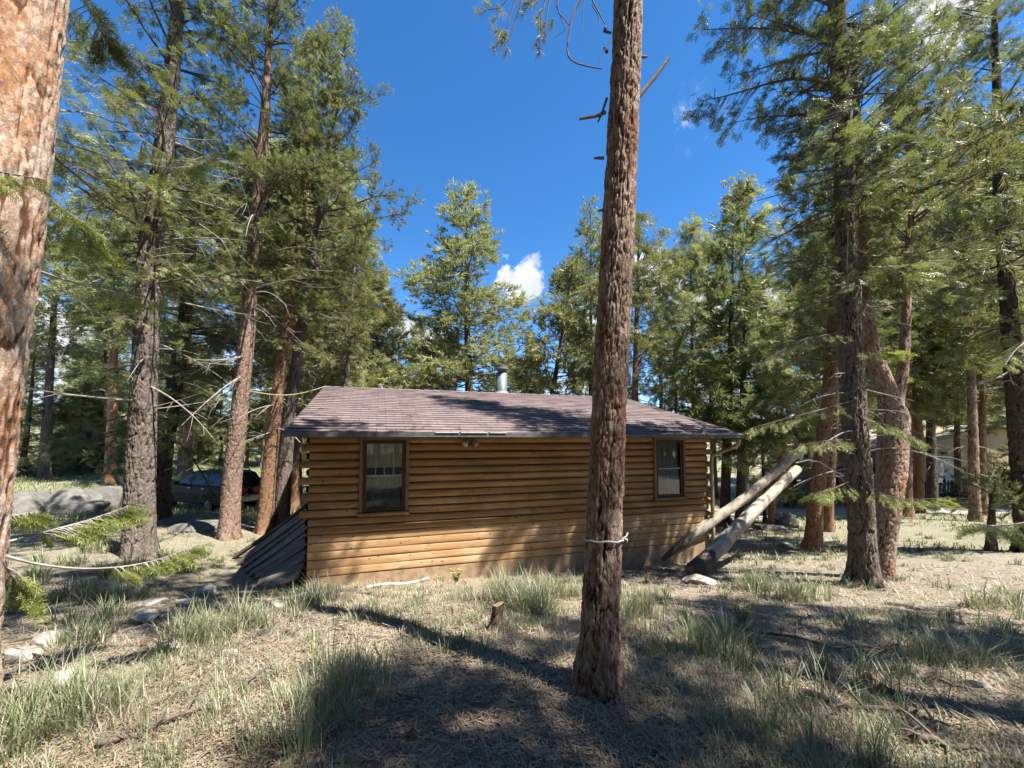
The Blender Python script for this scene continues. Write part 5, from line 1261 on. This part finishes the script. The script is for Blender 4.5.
nb_ = rng.integers(14, 34, len(TX)); bi = np.repeat(np.arange(len(TX)), nb_); n = len(bi)
x = TX[bi] + rng.normal(0, .035, n); y = TY[bi] + rng.normal(0, .035, n); rg_ = np.hypot(x, y)
az = np.arctan2(y-TY[bi], x-TX[bi]) + rng.normal(0, .6, n)
tt = np.clip(np.repeat(rng.normal(.5, .25, len(TX)), nb_) + rng.normal(0, .18, n), 0, 1)
dry = (rng.random(n) < np.where(np.repeat(rng.random(len(TX)) < .35, nb_), .75, .25)).astype(int)
for mm in (0, 1):
    s = dry == mm
    blades(int(s.sum()), x[s], y[s], TL[bi][s]*rng.uniform(.5, 1.1, int(s.sum())), np.abs(rng.normal(.15, .22, int(s.sum()))) + .35*mm, az[s], .0026 + .0009*rg_[s], tt[s], mm, mb, curl=.45)
tag(mb.build('bunch_grass', [M_GREEN, M_DRY]), kind='stuff')
mb = MB()
x, y = rng.uniform(-46, 4, 60000), rng.uniform(12, 48, 60000); mk = meadow(x, y); k = (rng.random(len(x)) < mk*.9) & ~in_cabin(x, y, .1); x, y = x[k], y[k]; n = len(x)
blades(n, x, y, rng.uniform(.10, .32, n), np.abs(rng.normal(.2, .25, n)), rng.uniform(0, 2*pi, n), rng.uniform(.02, .045, n), np.clip(rng.random(n), 0, 1), 0, mb)
x, y = rng.uniform(5, 40, 46000), rng.uniform(8.5, 34, 46000); k = (vn2(x, y, .35, 20) + .5*vn2(x, y, 1.2) > -.12) & ~in_cabin(x, y, .2) & (np.abs(y-17.2) > 1.4); x, y = x[k], y[k]; n = len(x)
blades(n, x, y, rng.uniform(.06, .22, n), np.abs(rng.normal(.3, .3, n)), rng.uniform(0, 2*pi, n), rng.uniform(.012, .03, n), rng.random(n), 0, mb)
tag(mb.build('meadow_grass', M_MEAD), kind='stuff')
# fallen needles and twigs
x, y = wedge(46000, 1.3, 11, 1.3); k = clear(x, y); x, y = x[k], y[k]; n = len(x); rg_ = np.hypot(x, y); a = rng.uniform(0, pi, n); L = rng.uniform(.03, .09, n)*(1 + 1.8*(rng.random(n) < .06)); wd = (.0016 + .0006*rg_)
z = gh(x, y) + .006 + rng.uniform(0, .012, n); d = np.c_[np.cos(a), np.sin(a), rng.normal(0, .18, n)]*L[:, None]*.5; s = np.c_[-np.sin(a), np.cos(a), np.zeros(n)]*wd[:, None]; c_ = np.c_[x, y, z]
V4 = np.stack([c_-d-s, c_-d+s, c_+d+s, c_+d-s], 1).reshape(-1, 3); k = np.arange(n)*4
mb = MB(); mb.add(V4, np.c_[k, k+1, k+2, k+3]); tag(mb.build('needle_litter', M_LIT), kind='stuff')
x, y = wedge(1500, 1.4, 10, 1.2); k = clear(x, y); x, y = x[k], y[k]; mb = MB(); n = len(x); L = rng.uniform(.06, .24, n); a = rng.uniform(0, 2*pi, n)
P3 = np.stack([np.stack([x+np.cos(a)*L*t+np.sin(a)*.02*math.sin(t*3)*(1 if t else 0), y+np.sin(a)*L*t, np.zeros(n)], 1) for t in (-.5, 0, .5)], 1)
for j in range(3): P3[:, j, 2] = gh(P3[:, j, 0], P3[:, j, 1]) + .008 + rng.uniform(0, .014, n)
v_, f_ = tubes(P3, np.broadcast_to(np.array([.0045, .004, .0025]), (n, 3))*rng.uniform(.6, 1.5, (n, 1)), 4); mb.add(v_, f_, 0, .5); tag(mb.build('twig_litter', simple('twig_litter_wood', (.17, .13, .10), .9, var=.5, scale=30), None, True), kind='stuff')
# pine cones, built once and copied
cone = MB(); r = np.random.default_rng(12)
for i in range(70):
    t = i/70; a = i*2.4; rr_ = .026*sin(pi*min(.98, .12+.85*t))+.004; z = .07*t; d = np.array([cos(a), sin(a), .5]); p0 = np.array([cos(a)*rr_*.4, sin(a)*rr_*.4, z]); p1 = p0 + d/np.linalg.norm(d)*rr_*.95; sd = np.array([-sin(a), cos(a), 0])*.009
    cone.add([p0-sd*.5, p0+sd*.5, p1+sd, p1+[0, 0, .006], p1-sd], [(0, 1, 2, 3, 4)])
pcn = None
for i in range(15):
    u, v = (rng.uniform(640, 1015), rng.uniform(640, 760)) if i < 11 else (rng.uniform(60, 420), rng.uniform(630, 755)); p = on_ground(u, v)
    if pcn is None: o = pcn = cone.build('pine_cone', simple('brown_cone_scales', (.19, .125, .085), .8, var=.4), None)
    else: o = pcn.copy(); COL.objects.link(o)
    o.location = (p[0], p[1], p[2]+.02); o.scale = (.75,)*3; o.rotation_euler = (rng.uniform(1.1, 1.9), rng.uniform(-.4, .4), rng.uniform(0, 6.28)); tag(o, 'brown pine cone lying on the needle litter', 'pine cone', 'pine cones on the ground')
# small yellow flowering plants by the cabin wall
for i, (u, v, lab) in enumerate([(486, 576, 'yellow-flowered plant against the shaded cabin wall, left of the tall grass'), (366, 580, 'yellow-flowered plant beside the near end of the white pipe'), (456, 584, 'small yellow-flowered plant below the far end of the white pipe'), (742, 630, 'low yellowish bush in the grass right of the central trunk')]):
    p = on_ground(u, v); root = empty('flowering_plant', p); tag(root, lab, 'plant'); r = np.random.default_rng(70+i); S, Lf, Fl = MB(), MB(), MB()
    for k in range(14):
        a = r.uniform(0, 2*pi); L = r.uniform(.12, .26); e = np.array([cos(a)*L*.4, sin(a)*L*.4, L]); S.tube([(0, 0, -.02), e*.55+[0, 0, .02], e], [.004, .003, .002], 4)
        for j in range(6):
            q = e*r.uniform(.3, 1); d = r.normal(0, 1, 3); d[2] = abs(d[2])*.4; d /= np.linalg.norm(d); w_ = np.cross(d, [0, 0, 1])*.014; l_ = .05; Lf.add([q, q+d*l_*.5+w_, q+d*l_, q+d*l_*.5-w_], [(0, 1, 2, 3)], 0, r.random())
        for j in range(5):
            aa = j*2*pi/5; d = np.array([cos(aa), sin(aa), .3])*.018; Fl.add([e, e+d+np.array([-sin(aa), cos(aa), 0])*.008, e+d*1.3, e+d-np.array([-sin(aa), cos(aa), 0])*.008], [(0, 1, 2, 3)])
    S.build('stem', MT['limb'], root); Lf.build('leaf', MT['new'], root); Fl.build('flower', simple('yellow_petals', (.70, .55, .06), .7), root)

# ================================================================== overall reflectance of the materials (constant factors)
def scale_reflectance(m, k):
    t = NT(m.node_tree)
    for n in list(t.n):
        if n.type in ('BSDF_PRINCIPLED', 'BSDF_TRANSLUCENT'):
            i = n.inputs['Base Color' if n.type == 'BSDF_PRINCIPLED' else 'Color']
            if i.is_linked: t.set(i, t.mix(1.0, i.links[0].from_socket, (k, k, k, 1), 'MULTIPLY'))
for m in bpy.data.materials:
    nm = m.name.split('.')[0]
    if not m.use_nodes: continue
    if nm in ('forest_floor', 'pale_gravel', 'dry_straw_grass', 'grey_green_grass', 'meadow_grass', 'needle_litter', 'twig_litter_wood', 'sun_painted_low_log', 'mauve_shingles', 'pale_lichen_rock', 'grey_granite', 'peeled_log', 'tan_foundation', 'white_cord', 'white_plastic', 'white_metal', 'dead_branch_wood', 'galvanised_flue', 'tan_metal_siding', 'white_garage_door', 'white_metal_roof', 'tan_downspout', 'new_growth_needles', 'log_end_grain', 'yellow_petals'):
        scale_reflectance(m, .92 if nm == 'sun_painted_low_log' else .70 if nm in ('forest_floor', 'dry_straw_grass') else .80 if nm in ( 'grey_green_grass', 'needle_litter', 'sun_painted_low_log', 'pale_lichen_rock', 'grey_granite', 'peeled_log') else .71)
    elif 'bark' in nm: scale_reflectance(m, .85)
